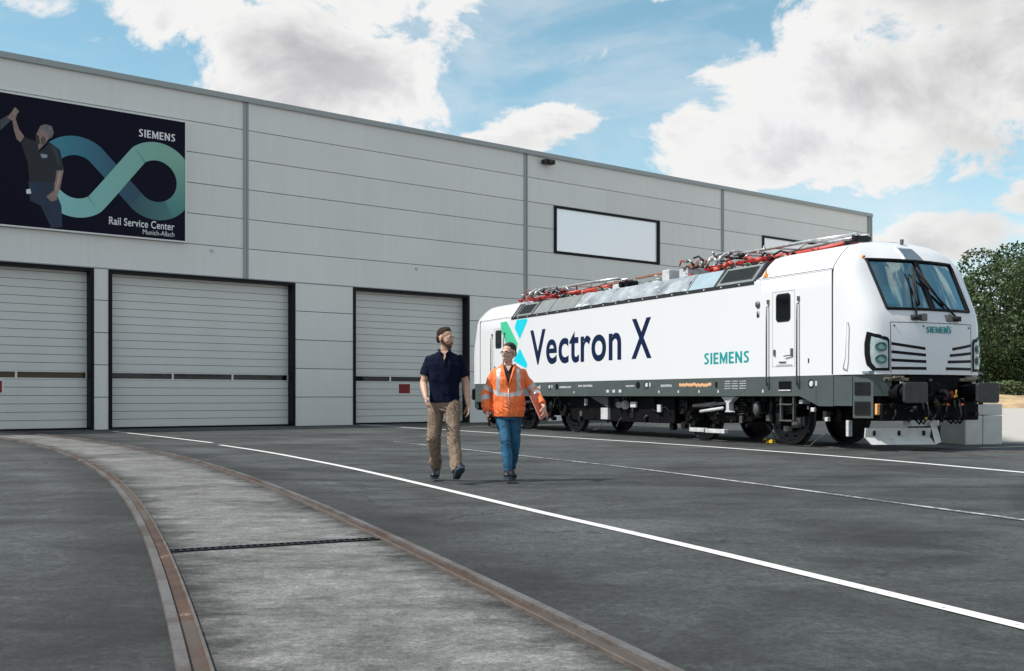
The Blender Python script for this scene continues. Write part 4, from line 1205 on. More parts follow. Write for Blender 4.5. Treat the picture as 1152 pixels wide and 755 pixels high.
for s0, s1, k in segs:
    for sg in (1, -1):
        p = roofpanel(s0, s1, sg, {'L': M_roofg, 'B': M_blue, 'F': M_foil, 'G': M_roofg}[k])
        if k == 'L' and sg > 0:
            q = MB(); f0, f1 = .14, .86
            L0, Z0, L1, Z1 = 1.48, 3.36, 1.17, 3.74
            P = lambda s, f_, o=.006: (s, L0 + (L1 - L0) * f_ + o * .77, Z0 + (Z1 - Z0) * f_ + o * .64)
            q.add([P(s0 + .12, f0), P(s1 - .12, f0), P(s1 - .12, f1), P(s0 + .12, f1)], [(0, 1, 2, 3)], 0)
            nl = 9
            for i in range(nl):
                fa = f0 + (f1 - f0) * (i + .2) / nl; fb = f0 + (f1 - f0) * (i + .55) / nl
                q.add([P(s0 + .12, fa, .010), P(s1 - .12, fa, .010), P(s1 - .12, fb, .03), P(s0 + .12, fb, .03)], [(0, 1, 2, 3)], 0)
            q.build('louvre', M_louv, p)
# black transverse ribs between panels
for s_ in (5.12, 13.92, 15.02, 3.76, LEN - 3.76):
    for sg in (1,):
        q = MB(); q.add([(s_ - .035, sg * 1.50, 3.35), (s_ + .035, sg * 1.50, 3.35), (s_ + .035, sg * 1.17, 3.77), (s_ - .035, sg * 1.17, 3.77),
                         (s_ - .035, sg * 1.40, 3.35), (s_ + .035, sg * 1.40, 3.35), (s_ + .035, sg * 1.07, 3.70), (s_ - .035, sg * 1.07, 3.70)],
                        [(0, 1, 2, 3), (4, 7, 6, 5), (0, 4, 5, 1), (3, 2, 6, 7), (0, 3, 7, 4), (1, 5, 6, 2)])
        q.build('roof_rib', M_roofd, loco)
# crumpled protective film over part of the panels
cf = MB(); nu, nv_ = 60, 8
for i in range(nu + 1):
    for j in range(nv_ + 1):
        s = 6.2 + 5.1 * i / nu; f_ = j / nv_
        o = .02 + .03 * noise.noise(Vector((s * 2.5 + f_ * 2, f_ * 3, 0))) + .015 * noise.noise(Vector((s * 7, f_ * 6, 3)))
        cf.v.append((s, 1.48 - .31 * f_ + o * .77, 3.35 + .38 * f_ + o * .64 + (.02 * noise.noise(Vector((s * 1.3, 9, 0))) if j == nv_ else 0)))
for i in range(nu):
    for j in range(nv_):
        a = i * (nv_ + 1) + j; cf.f.append((a, a + 1, a + nv_ + 2, a + nv_ + 1)); cf.mi.append(0)
cf.build('protective_film', mat('pale_film', (.30, .335, .36), .3, var=.55, vscale=1.6), loco)
q = MB(); q.box(3.8, LEN - 3.8, -1.1, 1.1, 3.62, 3.70); q.build('roof_deck', M_roofg, loco)


# ---- pantographs
def insulator(mb, x, y, z0, z1, r_=.06, mi=0):
    n_ = 5; mb.cyl((x, y, z0), (x, y, z1), r_ * .5, n=10, mi=mi)
    for k in range(n_):
        zc = z0 + (z1 - z0) * (k + .5) / n_
        mb.cyl((x, y, zc - .012), (x, y, zc + .006), r_, r_ * .6, n=12, mi=mi)


def pantograph(sk):
    """folded half-pantograph; sk = position of the knee, base and collector head lie behind it"""
    p = empty('pantograph', (sk, 0, 3.68)); p.parent = loco
    q = MB()
    for x_ in (2.35, 4.15):
        for y_ in (-.60, .60): q.cut(); insulator(q, x_, y_, .0, .22, .10)
    q.pieces('insulator', M_red, p, auto=40)
    q = MB()
    for y_ in (-.62, .62): q.box(2.1, 4.35, y_ - .05, y_ + .05, .225, .30)
    for x_ in (2.2, 3.1, 4.2): q.box(x_ - .05, x_ + .05, -.57, .57, .23, .29)
    q.build('base_frame', M_red, p, bevel=.008)
    q = MB(); q.cap((3.35, 0, .30), (.12, 0, .40), .075, .06, n=12); q.cyl((3.35, -.45, .3), (3.35, .45, .3), .06, n=12)
    q.cap((3.3, .34, .30), (1.9, .30, .33), .055, n=10); q.cap((3.3, -.34, .30), (1.9, -.30, .33), .055, n=10)
    q.build('lower_arm', M_redo, p, smooth=True)
    q = MB(); q.cap((3.1, .16, .20), (.2, .13, .33), .028, n=8); q.build('coupling_rod', M_red, p, smooth=True)
    q = MB(); q.box(-.06, .08, -.15, .15, .38, .50); q.cyl((0, -.22, .45), (0, .22, .45), .05, n=12); q.box(-.02, .3, .12, .18, .36, .42); q.box(.2, .26, -.2, .2, .30, .36); q.build('knee_joint', M_dark2, p, bevel=.02)
    q = MB()
    for sg in (1, -1): q.tube([(-.05, sg * .16, .52), (1.2, sg * .26, .535), (3.5, sg * .45, .50)], .036, 8)
    q.tube([(1.2, .26, .53), (1.2, -.26, .53)], .02, 6); q.tube([(2.3, .34, .52), (2.3, -.34, .52)], .02, 6); q.tube([(1.2, .26, .53), (2.3, -.34, .52)], .014, 6)
    q.build('upper_arm', M_metal, p, smooth=True)
    for x_ in (3.35, 3.75):
        q = MB(); q.tube([(x_, -1.0, .28), (x_, -.93, .42), (x_, -.72, .53), (x_, -.5, .57), (x_, .5, .57), (x_, .72, .53), (x_, .93, .42), (x_, 1.0, .28)], .032, 8)
        q.build('collector_strip', M_metal, p, smooth=True)
    q = MB()
    for sg in (.62, -.62): q.tube([(3.35, sg, .55), (3.55, sg, .44), (3.75, sg, .55)], .028, 6); q.tube([(3.2, sg, .40), (3.55, sg, .36), (3.95, sg, .40)], .022, 6)
    q.tube([(3.55, -.62, .44), (3.55, .62, .44)], .025, 6); q.build('collector_cradle', M_dark2, p, smooth=True)
    q = MB(); rnd = random.Random(int(sk * 10)); nm_ = []
    for k in range(46):
        q.cut(); x_ = rnd.uniform(1.6, 4.9); y_ = rnd.uniform(.1, 1.05); z_ = rnd.uniform(.06, .46)
        d = Vector((rnd.uniform(-.4, .4), rnd.uniform(-.2, .2), rnd.uniform(-.10, .10)))
        q.tube([(x_, y_, z_), Vector((x_, y_, z_)) + d * .5 + Vector((0, 0, .07)), Vector((x_, y_, z_)) + d], rnd.uniform(.010, .028), 6, mi=rnd.choice((0, 0, 1, 1, 2)))
    for k in range(14):
        q.cut(); x_ = rnd.uniform(1.8, 4.7); y_ = rnd.uniform(.4, 1.0); z_ = rnd.uniform(.1, .4); q.ell((x_, y_, z_), (.10, .07, .06), nu=10, nv=6, mi=rnd.choice((1, 2, 3, 3)))
    q.pieces('linkage', [M_metal, M_dark2, M_redo, M_red], p, smooth=True)
    return p
pantograph(2.30)
pantograph(11.36)
# switches, insulators and busbars in the middle
q = MB(); rnd = random.Random(21)
for s_, h_ in ((7.15, .34), (7.7, .36), (8.25, .30), (7.4, .33), (9.1, .22), (9.9, .22), (10.9, .2), (11.3, .2)):
    q.cut(); insulator(q, s_, .55, 3.68, 3.68 + h_, .09); q.cut(); insulator(q, s_ + .1, -.4, 3.68, 3.68 + h_, .08)
q.pieces('post_insulator', M_insul, loco, auto=40)
q = MB()
q.box(7.9, 9.6, .62, .70, 3.99, 4.04); q.cut(); q.box(9.8, 11.0, .62, .70, 3.96, 4.01); q.cut(); q.box(6.75, 7.3, .58, .74, 4.00, 4.10); q.cut()
q.tube([(6.9, .6, 4.02), (6.6, .58, 4.12), (6.3, .55, 4.2)], .035, 6)
q.pieces('busbar', M_copper, loco, bevel=.006)
q = MB(); q.box(6.9, 7.25, .35, .95, 3.7, 3.98); q.cut(); q.box(7.6, 7.9, .3, 1.0, 3.7, 4.02); q.cut(); q.box(8.4, 8.7, .4, .8, 3.7, 3.84); q.cut(); q.box(9.9, 10.3, .4, .95, 3.7, 3.90)
q.pieces('roof_switch', M_lite, loco, bevel=.02)
q = MB()
for s_ in (9.35, 9.62): q.cut(); q.cyl((s_, 1.12, 3.84), (s_, .80, 3.84), .085, n=14)
q.pieces('roof_horn', M_blk, loco, smooth=False)
q = MB()
for k in range(70):
    q.cut(); s_ = rnd.uniform(4.2, 13.5); y_ = rnd.uniform(.2, .95); a = Vector((s_, y_, 3.72 + rnd.uniform(0, .1))); d = Vector((rnd.uniform(-.5, .5), rnd.uniform(-.2, .2), rnd.uniform(.02, .16)))
    q.tube([a, a + d * .5 + Vector((0, 0, .05)), a + d], rnd.uniform(.008, .022), 6, mi=rnd.choice((0, 0, 1, 2, 3)))
q.pieces('roof_cable', [M_metal, M_dark2, mat('green_cable', (.05, .22, .13), .5), M_copper], loco, smooth=True)

# ---- underframe and bogies
q = MB(); q.box(.95, LEN - .95, -1.40, 1.40, .98, 1.385); q.box(7.0, 12.0, -1.25, 1.25, .36, .98)
q.box(.6, .95, -1.2, 1.2, .75, 1.385)
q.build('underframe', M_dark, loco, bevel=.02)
AX = [3.47, 6.47, 12.55, 15.55]
WR = .625
for ax in AX:
    for sg in (1, -1):
        q = MB(); yo = sg * .80; yi = sg * .67
        # tyre
        nseg = 40; prof_w = [(.60, yi), (WR + .025, yi), (WR + .02, yi + sg * .02), (WR, yi + sg * .035), (WR - .004, yo), (.54, yo), (.53, yo - sg * .012), (.40, yo - sg * .035), (.22, yo - sg * .045), (.20, yo - sg * .01), (.12, yo - sg * .0), (0.001, yo)]
        vs_ = []; fs = []
        for i in range(nseg):
            a = 2 * PI * i / nseg
            for r_, y_ in prof_w: vs_.append((ax + r_ * math.cos(a), y_, WR + .0 + r_ * math.sin(a)))
        k = len(prof_w)
        for i in range(nseg):
            for j in range(k - 1): fs.append((i * k + j, ((i + 1) % nseg) * k + j, ((i + 1) % nseg) * k + j + 1, i * k + j + 1))
        q.add(vs_, fs)
        wh = q.build('wheel', M_tread, loco, auto=30)
        if sg > 0:
            q = MB()
            for i in range(10):
                a = 2 * PI * i / 10; c = (ax + .46 * math.cos(a), yo - .02, WR + .46 * math.sin(a)); q.cyl(c, (c[0], yo + .012, c[2]), .022, n=6)
            q.build('brake_bolt', M_dark, wh)
            q = MB(); q.cyl((ax, yo, WR), (ax, yo + .02, WR), .36, n=24); q.build('wheel_web', M_dark, wh)


def bogie(c):
    b = empty('bogie', (c, 0, 0)); b.parent = loco
    q = MB()
    for sg in (1, -1):
        pr = [(-2.15, .78), (-1.9, .98), (-1.0, .98), (-.75, .80), (.75, .80), (1.0, .98), (1.9, .98), (2.15, .78), (2.0, .66), (1.0, .66), (.7, .45), (-.7, .45), (-1.0, .66), (-2.0, .66)]
        q.prism([(a, z) for a, z in pr], 'xz', sg * .98, sg * 1.16)
    q.box(-.5, .5, -.98, .98, .45, .75); q.box(-2.1, -1.95, -.98, .98, .62, .80); q.box(1.95, 2.1, -.98, .98, .62, .80)
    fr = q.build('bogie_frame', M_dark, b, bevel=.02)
    for ax in (-1.5, 1.5):
        q = MB(); q.cyl((ax, .98, WR), (ax, 1.22, WR), .20, .17, n=18); q.box(ax - .24, ax + .24, .96, 1.10, WR - .18, WR + .20); q.build('axle_box', M_dark2, b, auto=40)
        for dx in (-.36, .36):
            q = MB(); pts = [(ax + dx + .09 * math.cos(t * .55), 1.10 + .09 * math.sin(t * .55), .64 + t * .0052) for t in range(66)]
            q.tube(pts, .018, 5); q.build('spring', M_dark2, b, smooth=True)
        q = MB(); q.cap((ax, 1.27, WR + .34), (ax, 1.27, WR - .02), .045, .035, n=10); q.build('damper', M_dark2, b, smooth=True)
    for x_ in (-.42, .42):
        q = MB(); pts = [(x_ + .13 * math.cos(t * .5), 1.12 + .13 * math.sin(t * .5), .60 + t * .0048) for t in range(80)]
        q.tube(pts, .024, 5); q.build('spring', M_dark2, b, smooth=True)
    q = MB(); q.cap((-.1, 1.30, .86), (1.15, 1.30, .78), .04, .04, n=10); q.cap((.35, 1.30, .84), (1.15, 1.30, .78), .055, n=10); q.build('yaw_damper', M_steel, b, smooth=True)
    return b
bogie(4.97); bogie(14.05)
rnd = random.Random(11); q = MB(); fn_ = []
for k in range(190):
    q.cut()
    s_ = rnd.uniform(1.2, LEN - 1.2); z_ = rnd.uniform(.28, .95); y_ = rnd.uniform(1.18, 1.34)
    t_ = rnd.random(); fn_.append('equipment_box' if t_ < .45 else 'pipe' if t_ < .8 else 'valve')
    if t_ < .45: w_, h_, d_ = rnd.uniform(.04, .2), rnd.uniform(.04, .22), rnd.uniform(.03, .1); q.box(s_, s_ + w_, y_ - d_, y_, z_, z_ + h_, rnd.choice((0, 0, 1, 0, 2)) if w_ * h_ > .006 else rnd.choice((0, 1, 2, 3)))
    elif t_ < .8:
        a = Vector((s_, y_, z_)); b = a + Vector((rnd.uniform(-.5, .5), 0, rnd.uniform(-.25, .25))); q.tube([a, a.lerp(b, .5) + Vector((0, 0, rnd.uniform(-.08, .08))), b], rnd.uniform(.008, .022), 6, rnd.choice((0, 1, 2)))
    else: q.cyl((s_, y_ - .12, z_), (s_, y_, z_), rnd.uniform(.03, .09), n=12, mi=rnd.choice((0, 1, 0)))
q.pieces(fn_, [M_dark, M_dark2, M_steel, M_lite], loco)
# larger readable pieces under the floor
q = MB(); q.box(9.9, 10.25, 1.20, 1.33, .40, .70); q.cut(); q.box(8.55, 8.8, 1.28, 1.34, .72, .86); q.cut(); q.box(5.0, 5.7, 1.20, 1.32, .19, .28); q.cut(); q.box(5.75, 6.3, 1.20, 1.32, .20, .29)
q.cut(); q.box(7.45, 7.6, 1.28, 1.34, .62, .8); q.cut(); q.box(11.05, 11.12, 1.25, 1.33, .75, .93); q.cut(); q.box(2.0, 2.1, 1.4, 1.46, .70, .78); q.cut(); q.box(2.4, 2.5, 1.2, 1.4, .85, .93)
q.cut(); q.box(1.72, 1.80, 1.3, 1.38, .52, .60); q.cut(); q.box(1.25, 1.32, 1.2, 1.3, .25, .55)
q.pieces('equipment_cover', M_lite, loco, bevel=.01)
q = MB(); q.prism([(9.9, .70), (9.9, .98), (10.8, .98)], 'xz', 1.1, 1.32); q.cyl((9.2, 1.15, .80), (9.0, 1.36, .78), .13, .11, n=16); q.cyl((9.5, 1.15, .80), (9.3, 1.36, .78), .10, .08, n=16)
q.build('compressor', M_steel, loco, auto=40)
q = MB(); q.prism([(4.50, .99), (4.98, .99), (4.86, .90), (4.80, .86), (4.80, .70), (4.85, .66), (4.65, .66), (4.70, .70), (4.70, .86), (4.62, .90)], 'xz', 1.30, 1.42); q.build('jacking_bracket', M_lite, loco)
q = MB(); q.cap((5.8, 1.36, .66), (5.0, 1.36, .74), .035, n=10); q.build('traction_rod', M_lite, loco, smooth=True)
# sand boxes
for s_ in (3.9, 13.0):
    q = MB(); q.ell((s_, 1.30, .74), (.09, .09, .17), nu=12, nv=8); q.build('sand_box', M_dark2 if s_ > 5 else M_steel, loco, smooth=True)
# boarding ladders
for s_ in (2.79, LEN - 2.79):
    q = MB()
    for dx in (-.19, .19): q.box(s_ + dx - .018, s_ + dx + .018, 1.40, 1.46, .50, 1.0)
    for z_ in (.50, .82): q.box(s_ - .19, s_ + .19, 1.33, 1.50, z_, z_ + .03)
    q.build('ladder', M_steel, loco, bevel=.004)
# front skirt boxes, buffers, coupling, plough, lamps  (both ends)
for sg in (1, -1):
    q = MB(); pr = [(1.40, .81), (1.40, 1.385), (.60, 1.385)]
    # side return panel following the nose plan
    q.add([(1.42, sg * 1.49, .82), (.98, sg * 1.46, .82), (.98, sg * 1.46, 1.385), (1.42, sg * 1.49, 1.385), (1.42, sg * 1.40, .82), (.98, sg * 1.37, .82), (.98, sg * 1.37, 1.385), (1.42, sg * 1.40, 1.385)],
          [(0, 1, 2, 3), (4, 7, 6, 5), (0, 4, 5, 1), (3, 2, 6, 7), (0, 3, 7, 4), (1, 5, 6, 2)])
    q.add([(.96, sg * 1.46, .60), (.62, sg * 1.30, .60), (.62, sg * 1.30, 1.385), (.96, sg * 1.46, 1.385), (1.02, sg * 1.36, .60), (.70, sg * 1.22, .60), (.70, sg * 1.22, 1.385), (1.02, sg * 1.36, 1.385)],
          [(0, 1, 2, 3), (4, 7, 6, 5), (0, 4, 5, 1), (3, 2, 6, 7), (0, 3, 7, 4), (1, 5, 6, 2)])
    q.add([(.62, sg * 1.30, 1.0), (.48, sg * 1.0, 1.0), (.48, sg * 1.0, 1.385), (.62, sg * 1.30, 1.385), (.75, sg * 1.25, 1.0), (.6, sg * 1.0, 1.0), (.6, sg * 1.0, 1.385), (.75, sg * 1.25, 1.385)],
          [(0, 1, 2, 3), (4, 7, 6, 5), (0, 4, 5, 1), (3, 2, 6, 7), (0, 3, 7, 4), (1, 5, 6, 2)])
    fb = q.build('front_skirt', M_skirt, loco); both.append(fb)
    q = MB()
    for z0, z1 in ((1.02, 1.25), (.66, .90)):
        q.cut()
        P0 = Vector((.93, sg * 1.446, 0)); P1 = Vector((.67, sg * 1.324, 0)); nrm = Vector((P1.y - P0.y, -(P1.x - P0.x), 0)).normalized() * .006
        if nrm.x > 0: nrm = -nrm
        for k in range(7):
            za = z0 + (z1 - z0) * k / 7; zb_ = za + (z1 - z0) * .12
            a = P0 + nrm * 2.5; b = P1 + nrm * 2.5
            q.add([(a.x, a.y, za), (b.x, b.y, za), (b.x, b.y, zb_), (a.x, a.y, zb_)], [(0, 1, 2, 3)], 1)
        a = P0 + nrm; b = P1 + nrm
        q.add([(a.x, a.y, z0), (b.x, b.y, z0), (b.x, b.y, z1), (a.x, a.y, z1)], [(0, 1, 2, 3)], 0)
    q.pieces('intake_grille', [M_blk, M_dark2], fb)
    q = MB(); q.box(.56, .62, sg * 1.16, sg * 1.27, .66, .86); both.append(q.build('side_reflector', mat('amber_reflector', (.85, .42, .16), .3) , loco, bevel=.012))
    # buffer
    y_ = sg * .89
    bf = MB(); bf.cyl((.72, y_, 1.06), (.30, y_, 1.06), .17, n=20); bf.cyl((.32, y_, 1.06), (.06, y_, 1.06), .12, n=20); bf.box(.68, .75, y_ - .27, y_ + .27, .80, 1.30)
    bo = bf.build('buffer', M_dark, loco, auto=40); both.append(bo)
    q = MB(); ny, nz = 10, 8
    hw, hh = .275, .185
    outl = []
    for cx, cz, a0 in ((hw - .05, hh - .05, 0), (-hw + .05, hh - .05, 90), (-hw + .05, -hh + .05, 180), (hw - .05, -hh + .05, 270)):
        outl += [(y_ + cx + .05 * math.cos(R(a0 + k * 30)), 1.06 + cz + .05 * math.sin(R(a0 + k * 30))) for k in range(4)]
    q.prism(outl, 'yz', .0, .06); q.build('buffer_plate', M_buf, bo, bevel=.01)
    q = MB(); q.box(.42, .56, y_ - .25, y_ + .25, 1.27, 1.33); q.box(.40, .45, y_ - .12, y_ + .12, 1.29, 1.36); both.append(q.build('step_plate', mat('bronze_plate', (.22, .18, .13), .5, metal=.3, var=.3), loco, bevel=.01))
q = MB(); q.box(.45, .9, -.62, .62, .85, 1.385); q.box(.35, .5, -.2, .2, .9, 1.2)
q.box(.5, .95, -1.2, 1.2, .55, .86)
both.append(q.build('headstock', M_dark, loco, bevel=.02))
q = MB(); q.tube([(.45, 0, 1.05), (.18, 0, 1.08), (.10, 0, 1.02), (.12, 0, .93), (.20, 0, .93)], .045, 8); q.tube([(.40, .1, 1.0), (.22, .1, .85), (.25, .08, .62), (.3, 0, .55)], .028, 8); q.tube([(.40, -.1, 1.0), (.22, -.1, .85), (.25, -.08, .62), (.3, 0, .55)], .028, 8)
both.append(q.build('coupling_hook', M_dark, loco, smooth=True))
for l, c_ in ((.38, M_dark2), (.48, M_dark), (-.42, M_dark2), (-.52, M_dark), (-.3, M_dark)):
    q = MB(); q.tube([(.42, l, .98), (.25, l, .92), (.18, l + .03, .65), (.24, l + .10, .50), (.34, l + .14, .62)], .024, 8); both.append(q.build('air_hose', c_, loco, smooth=True))
for l in (.45, -.1, -.45):
    q = MB(); q.ell((.20, l, .60 if l > 0 else .84), (.02, .035, .022), nu=10, nv=6); both.append(q.build('hose_tap', M_yel if l > 0 else M_redo, loco, smooth=True))
q = MB(); q.cap((.30, -.40, 1.0), (.28, -.32, .99), .026, n=8); q.cap((.28, -.36, 1.0), (.25, -.34, 1.10), .016, n=8); q.build('hose_cap', M_yel, loco, smooth=True)
q = MB(); q.ell((.30, -.27, 1.02), (.04, .06, .08), nu=10, nv=6); q.build('hose_cap', M_sign, loco, smooth=True)
rnd = random.Random(5)
for k in range(46):
    q = MB(); l = rnd.uniform(-1.15, 1.15); z_ = rnd.uniform(.55, 1.32); s0 = rnd.uniform(.34, .48); w_ = rnd.uniform(.015, .05)
    if rnd.random() < .55: q.box(s0, s0 + .06, l - w_, l + w_, z_ - w_ * .8, z_ + w_ * .8)
    else:
        d = Vector((rnd.uniform(-.06, .02), rnd.uniform(-.2, .2), rnd.uniform(-.2, .2))); a = Vector((s0, l, z_)); q.tube([a, a + d * .5 + Vector((-.04, 0, 0)), a + d], rnd.uniform(.010, .022), 6)
    both.append(q.build('coupling_fitting', rnd.choice([M_dark2, M_dark2, M_dark2, M_dark, M_steel, M_lite if w_ < .025 else M_dark2, M_yel if w_ < .022 else M_dark]), loco))
# plough: V of two blades with upturned bolts
for sg in (1, -1):
    q = MB()
    A = Vector((.80, 1.30, 0)) if sg > 0 else Vector((1.45, -1.25, 0)); B = Vector((.42, .10, 0)) if sg > 0 else Vector((1.25, -.2, 0))
    lo_a, lo_b = A + Vector((-.09, -sg * .06, .12)), B + Vector((-.10, 0, .12)); hi_a, hi_b = A + Vector((0, 0, .42)), B + Vector((0, 0, .42)); md_a, md_b = A + Vector((.02, 0, .25)), B + Vector((.03, 0, .25))
    th_ = Vector((.03, 0, 0))
    q.add([hi_a, hi_b, md_b, md_a, lo_b, lo_a, hi_a + th_, hi_b + th_, md_b + th_, md_a + th_, lo_b + th_, lo_a + th_],
          [(0, 1, 2, 3), (3, 2, 4, 5), (6, 9, 8, 7), (9, 11, 10, 8), (0, 6, 7, 1), (5, 4, 10, 11), (0, 3, 9, 6), (3, 5, 11, 9), (1, 7, 8, 2), (2, 8, 10, 4)])
    pb = q.build('snow_plough', M_plow if sg > 0 else M_dark2, loco); both.append(pb)
    q = MB()
    for f_ in (.12, .5, .88):
        p = hi_a.lerp(hi_b, f_) + Vector((-.005, 0, -.05)); q.box(p.x - .03, p.x + .02, p.y - .012, p.y + .012, p.z - .09, p.z + .0)
    q.build('plough_slot', M_blk, pb)
q = MB(); q.add([(.42, .10, .42), (.50, -.14, .42), (.46, -.20, .16), (.32, .10, .12), (.40, .16, .52), (.45, -.10, .56)], [(0, 1, 2, 3), (0, 4, 5, 1)]); q.box(.5, .7, -.1, .5, .45, .56)
both.append(q.build('plough_nose', M_plow, loco))
for o in both: mirror_end(o)

# rails under the locomotive
for l, lab in ((.75, 'straight steel rail under the near wheels of the locomotive'), (-.75, 'straight steel rail under the far wheels of the locomotive')):
    o = empty('embedded_rail', tuple(LO), LA); q = MB(); q.box(-14, 24, l - .033, l + .033, -.05, .012); q.build('rail_head', M_railtop, o)
    q = MB(); q.box(-14, 24, l - .033 - .07, l - .034, -.0, .006) if l > 0 else q.box(-14, 24, l + .034, l + .033 + .07, -.0, .006); q.build('flange_groove', M_rust, o)
    tag(o, lab, 'rail', 'rails under the locomotive')
# yellow wheel chock at the leading wheel
ch = empty('wheel_chock', tuple(LO + Vector((-.43237, .90169, 0)) * 4.12 + Vector((-.90169, -.43237, 0)) * .78), LA)
tag(ch, 'small yellow wheel chock in front of the leading wheel', 'wheel chock')
q = MB(); q.prism([(-.11, .012), (.09, .012), (.09, .03), (-.05, .09), (-.10, .085)], 'xz', -.05, .05); q.build('wedge', M_yel, ch, bevel=.008)
q = MB(); q.tube([(.1, 0, .06), (.2, 0, .10), (.24, 0, .05)], .012, 6); q.build('handle', M_yel, ch, smooth=True)

# ------------------------------------------------------------------ concrete blocks at the buffers
def block(loc, rz, sx, sy, z0, z1, lab):
    o = empty('concrete_block', (loc[0], loc[1], z0), rz); tag(o, lab, 'concrete block', 'concrete blocks at the end of the locomotive')
    q = MB(); q.box(0, sx, 0, sy, 0, z1 - z0); q.build('block', M_conc, o, bevel=.018)
    q = MB(); 
    q.tube([(sx * .5 - .06, sy * .5, z1 - z0 - .002), (sx * .5 - .05, sy * .5, z1 - z0 + .03), (sx * .5 + .05, sy * .5, z1 - z0 + .03), (sx * .5 + .06, sy * .5, z1 - z0 - .002)], .009, 6); q.build('lifting_eye', M_steel, o, smooth=True)
    return o
ba = math.atan2(.28, .96); bd = Vector((.96, .28, 0)); bo_ = Vector((9.25, 22.35, 0))
block(bo_, ba, .42, .85, 0, .60, 'pale concrete block at ground level nearest the locomotive, left of the vertical joint')
block(bo_ + bd * .435, ba, .47, .85, 0, .60, 'pale concrete block at ground level on the right of the vertical joint')
block(bo_ + bd * .0, ba, .905, .85, .61, .84, 'flat concrete slab lying on top of the two pale blocks, below the far buffer')

# ------------------------------------------------------------------ far right: bank, hedge, trees
q = MB(); nx, ny = 90, 10
for j in range(ny + 1):
    for i in range(nx + 1):
        x = 12 + 130 * i / nx; v = j / ny; y = 92 + 8 * v
        z = .98 * math.sin(min(1, v * 1.6) * PI / 2) * (1 + .25 * noise.noise(Vector((x * .25, v * 3, 0)))) + .12 * noise.noise(Vector((x, y, 0)))
        if j == 0: z = -.05
        q.v.append((x, y, z))
for j in range(ny):
    for i in range(nx): a = j * (nx + 1) + i; q.f.append((a, a + 1, a + nx + 2, a + nx + 1)); q.mi.append(0)
tag(q.build('sand_bank', M_sand, smooth=True), kind='structure')
q = MB(); q.box(-60, 260, 100, 320, -.5, .9); tag(q.build('meadow', M_grass), kind='structure')


def leaves(rs, n, centre_fn, size, name, m_, parent):
    """cloud of n leaf quads; centre_fn(k) gives an (n,3) array"""
    P = centre_fn(n)
    nrm = rs.normal(size=(n, 3)); nrm[:, 2] += .5; nrm /= np.linalg.norm(nrm, axis=1)[:, None]
    a = np.cross(nrm, rs.normal(size=(n, 3))); a /= np.linalg.norm(a, axis=1)[:, None]; b = np.cross(nrm, a)
    s = size * rs.uniform(.6, 1.3, (n, 1))
    V = np.concatenate([P - a * s * .5, P + b * s * .32, P + a * s * .5, P - b * s * .32], axis=1).reshape(-1, 3)
    me = bpy.data.meshes.new(name); me.vertices.add(4 * n); me.vertices.foreach_set('co', V.ravel())
    me.loops.add(4 * n); me.loops.foreach_set('vertex_index', np.arange(4 * n)); me.polygons.add(n)
    me.polygons.foreach_set('loop_start', np.arange(n) * 4); me.polygons.foreach_set('loop_total', np.full(n, 4))
    me.update(calc_edges=True); me.validate(); me.materials.append(m_)
    o = bpy.data.objects.new(name, me); C.objects.link(o); o.parent = parent
    return o


def tree(x, y, h, cr, lab, seed, base=1.2, n=34000, leaf=.26):
    rs = np.random.RandomState(seed); t = empty('broadleaf_tree', (x, y, 0)); tag(t, lab, 'tree', 'trees beyond the yard')
    q = MB(); q.tube([(0, 0, -.1), (.1, 0, h * .25), (0, .1, h * .5), (.15, 0, h * .8)], [.30, .22, .12, .04], 8)
    clumps = []
    for k in range(52):
        ph = rs.uniform(0, 2 * PI); zz = rs.uniform(0, 1) ; rr_ = cr * math.sqrt(max(.05, 1 - (2 * (zz ** .9) - 1.0) ** 2 * .85)) * rs.uniform(.35, 1.0)
        c = np.array([rr_ * math.cos(ph), rr_ * math.sin(ph), base + (h - base) * (.07 + .87 * zz)])
        clumps.append((c, rs.uniform(.8, 1.6) * cr / 5.0))
        if k % 4 == 0: q.tube([(0, 0, h * rs.uniform(.2, .5)), tuple(c * np.array([.55, .55, .9])), tuple(c)], [.10, .06, .02], 6)
    q.build('trunk', M_bark, t, smooth=True)
    w_ = np.array([c[1] ** 2 for c in clumps]); w_ /= w_.sum()
    def cf_(n_):
        idx = rs.choice(len(clumps), n_, p=w_); d = rs.normal(size=(n_, 3)); d /= np.linalg.norm(d, axis=1)[:, None]
        rad_ = rs.uniform(.45, 1.05, (n_, 1)) ** .45
        cc = np.array([clumps[i][0] for i in idx]); rr2 = np.array([[clumps[i][1]] for i in idx])
        return cc + d * rad_ * rr2 * np.array([1.15, 1.15, .8])
    leaves(rs, n, cf_, leaf, 'crown', M_leaf, t)
    return t
tree(47.6, 107, 15.2, 8.2, 'dark green broadleaf tree rising directly behind the front of the locomotive', 1, leaf=.34, base=2.4)
tree(61.5, 110, 15.0, 7.6, 'dark green broadleaf tree at the right edge of the picture', 2, leaf=.34, base=2.4)
tree(55.0, 118, 13.8, 7.6, 'shaded broadleaf tree in the second row, between the two front trees', 3, base=.9, n=20000, leaf=.36)
tree(76.0, 116, 14.6, 7.6, 'broadleaf tree furthest right beyond the picture edge', 4, n=8000, leaf=.5)
tree(41.5, 120, 10.0, 5.6, 'lower broadleaf tree half hidden behind the locomotive cab', 5, base=.9, n=12000, leaf=.36)
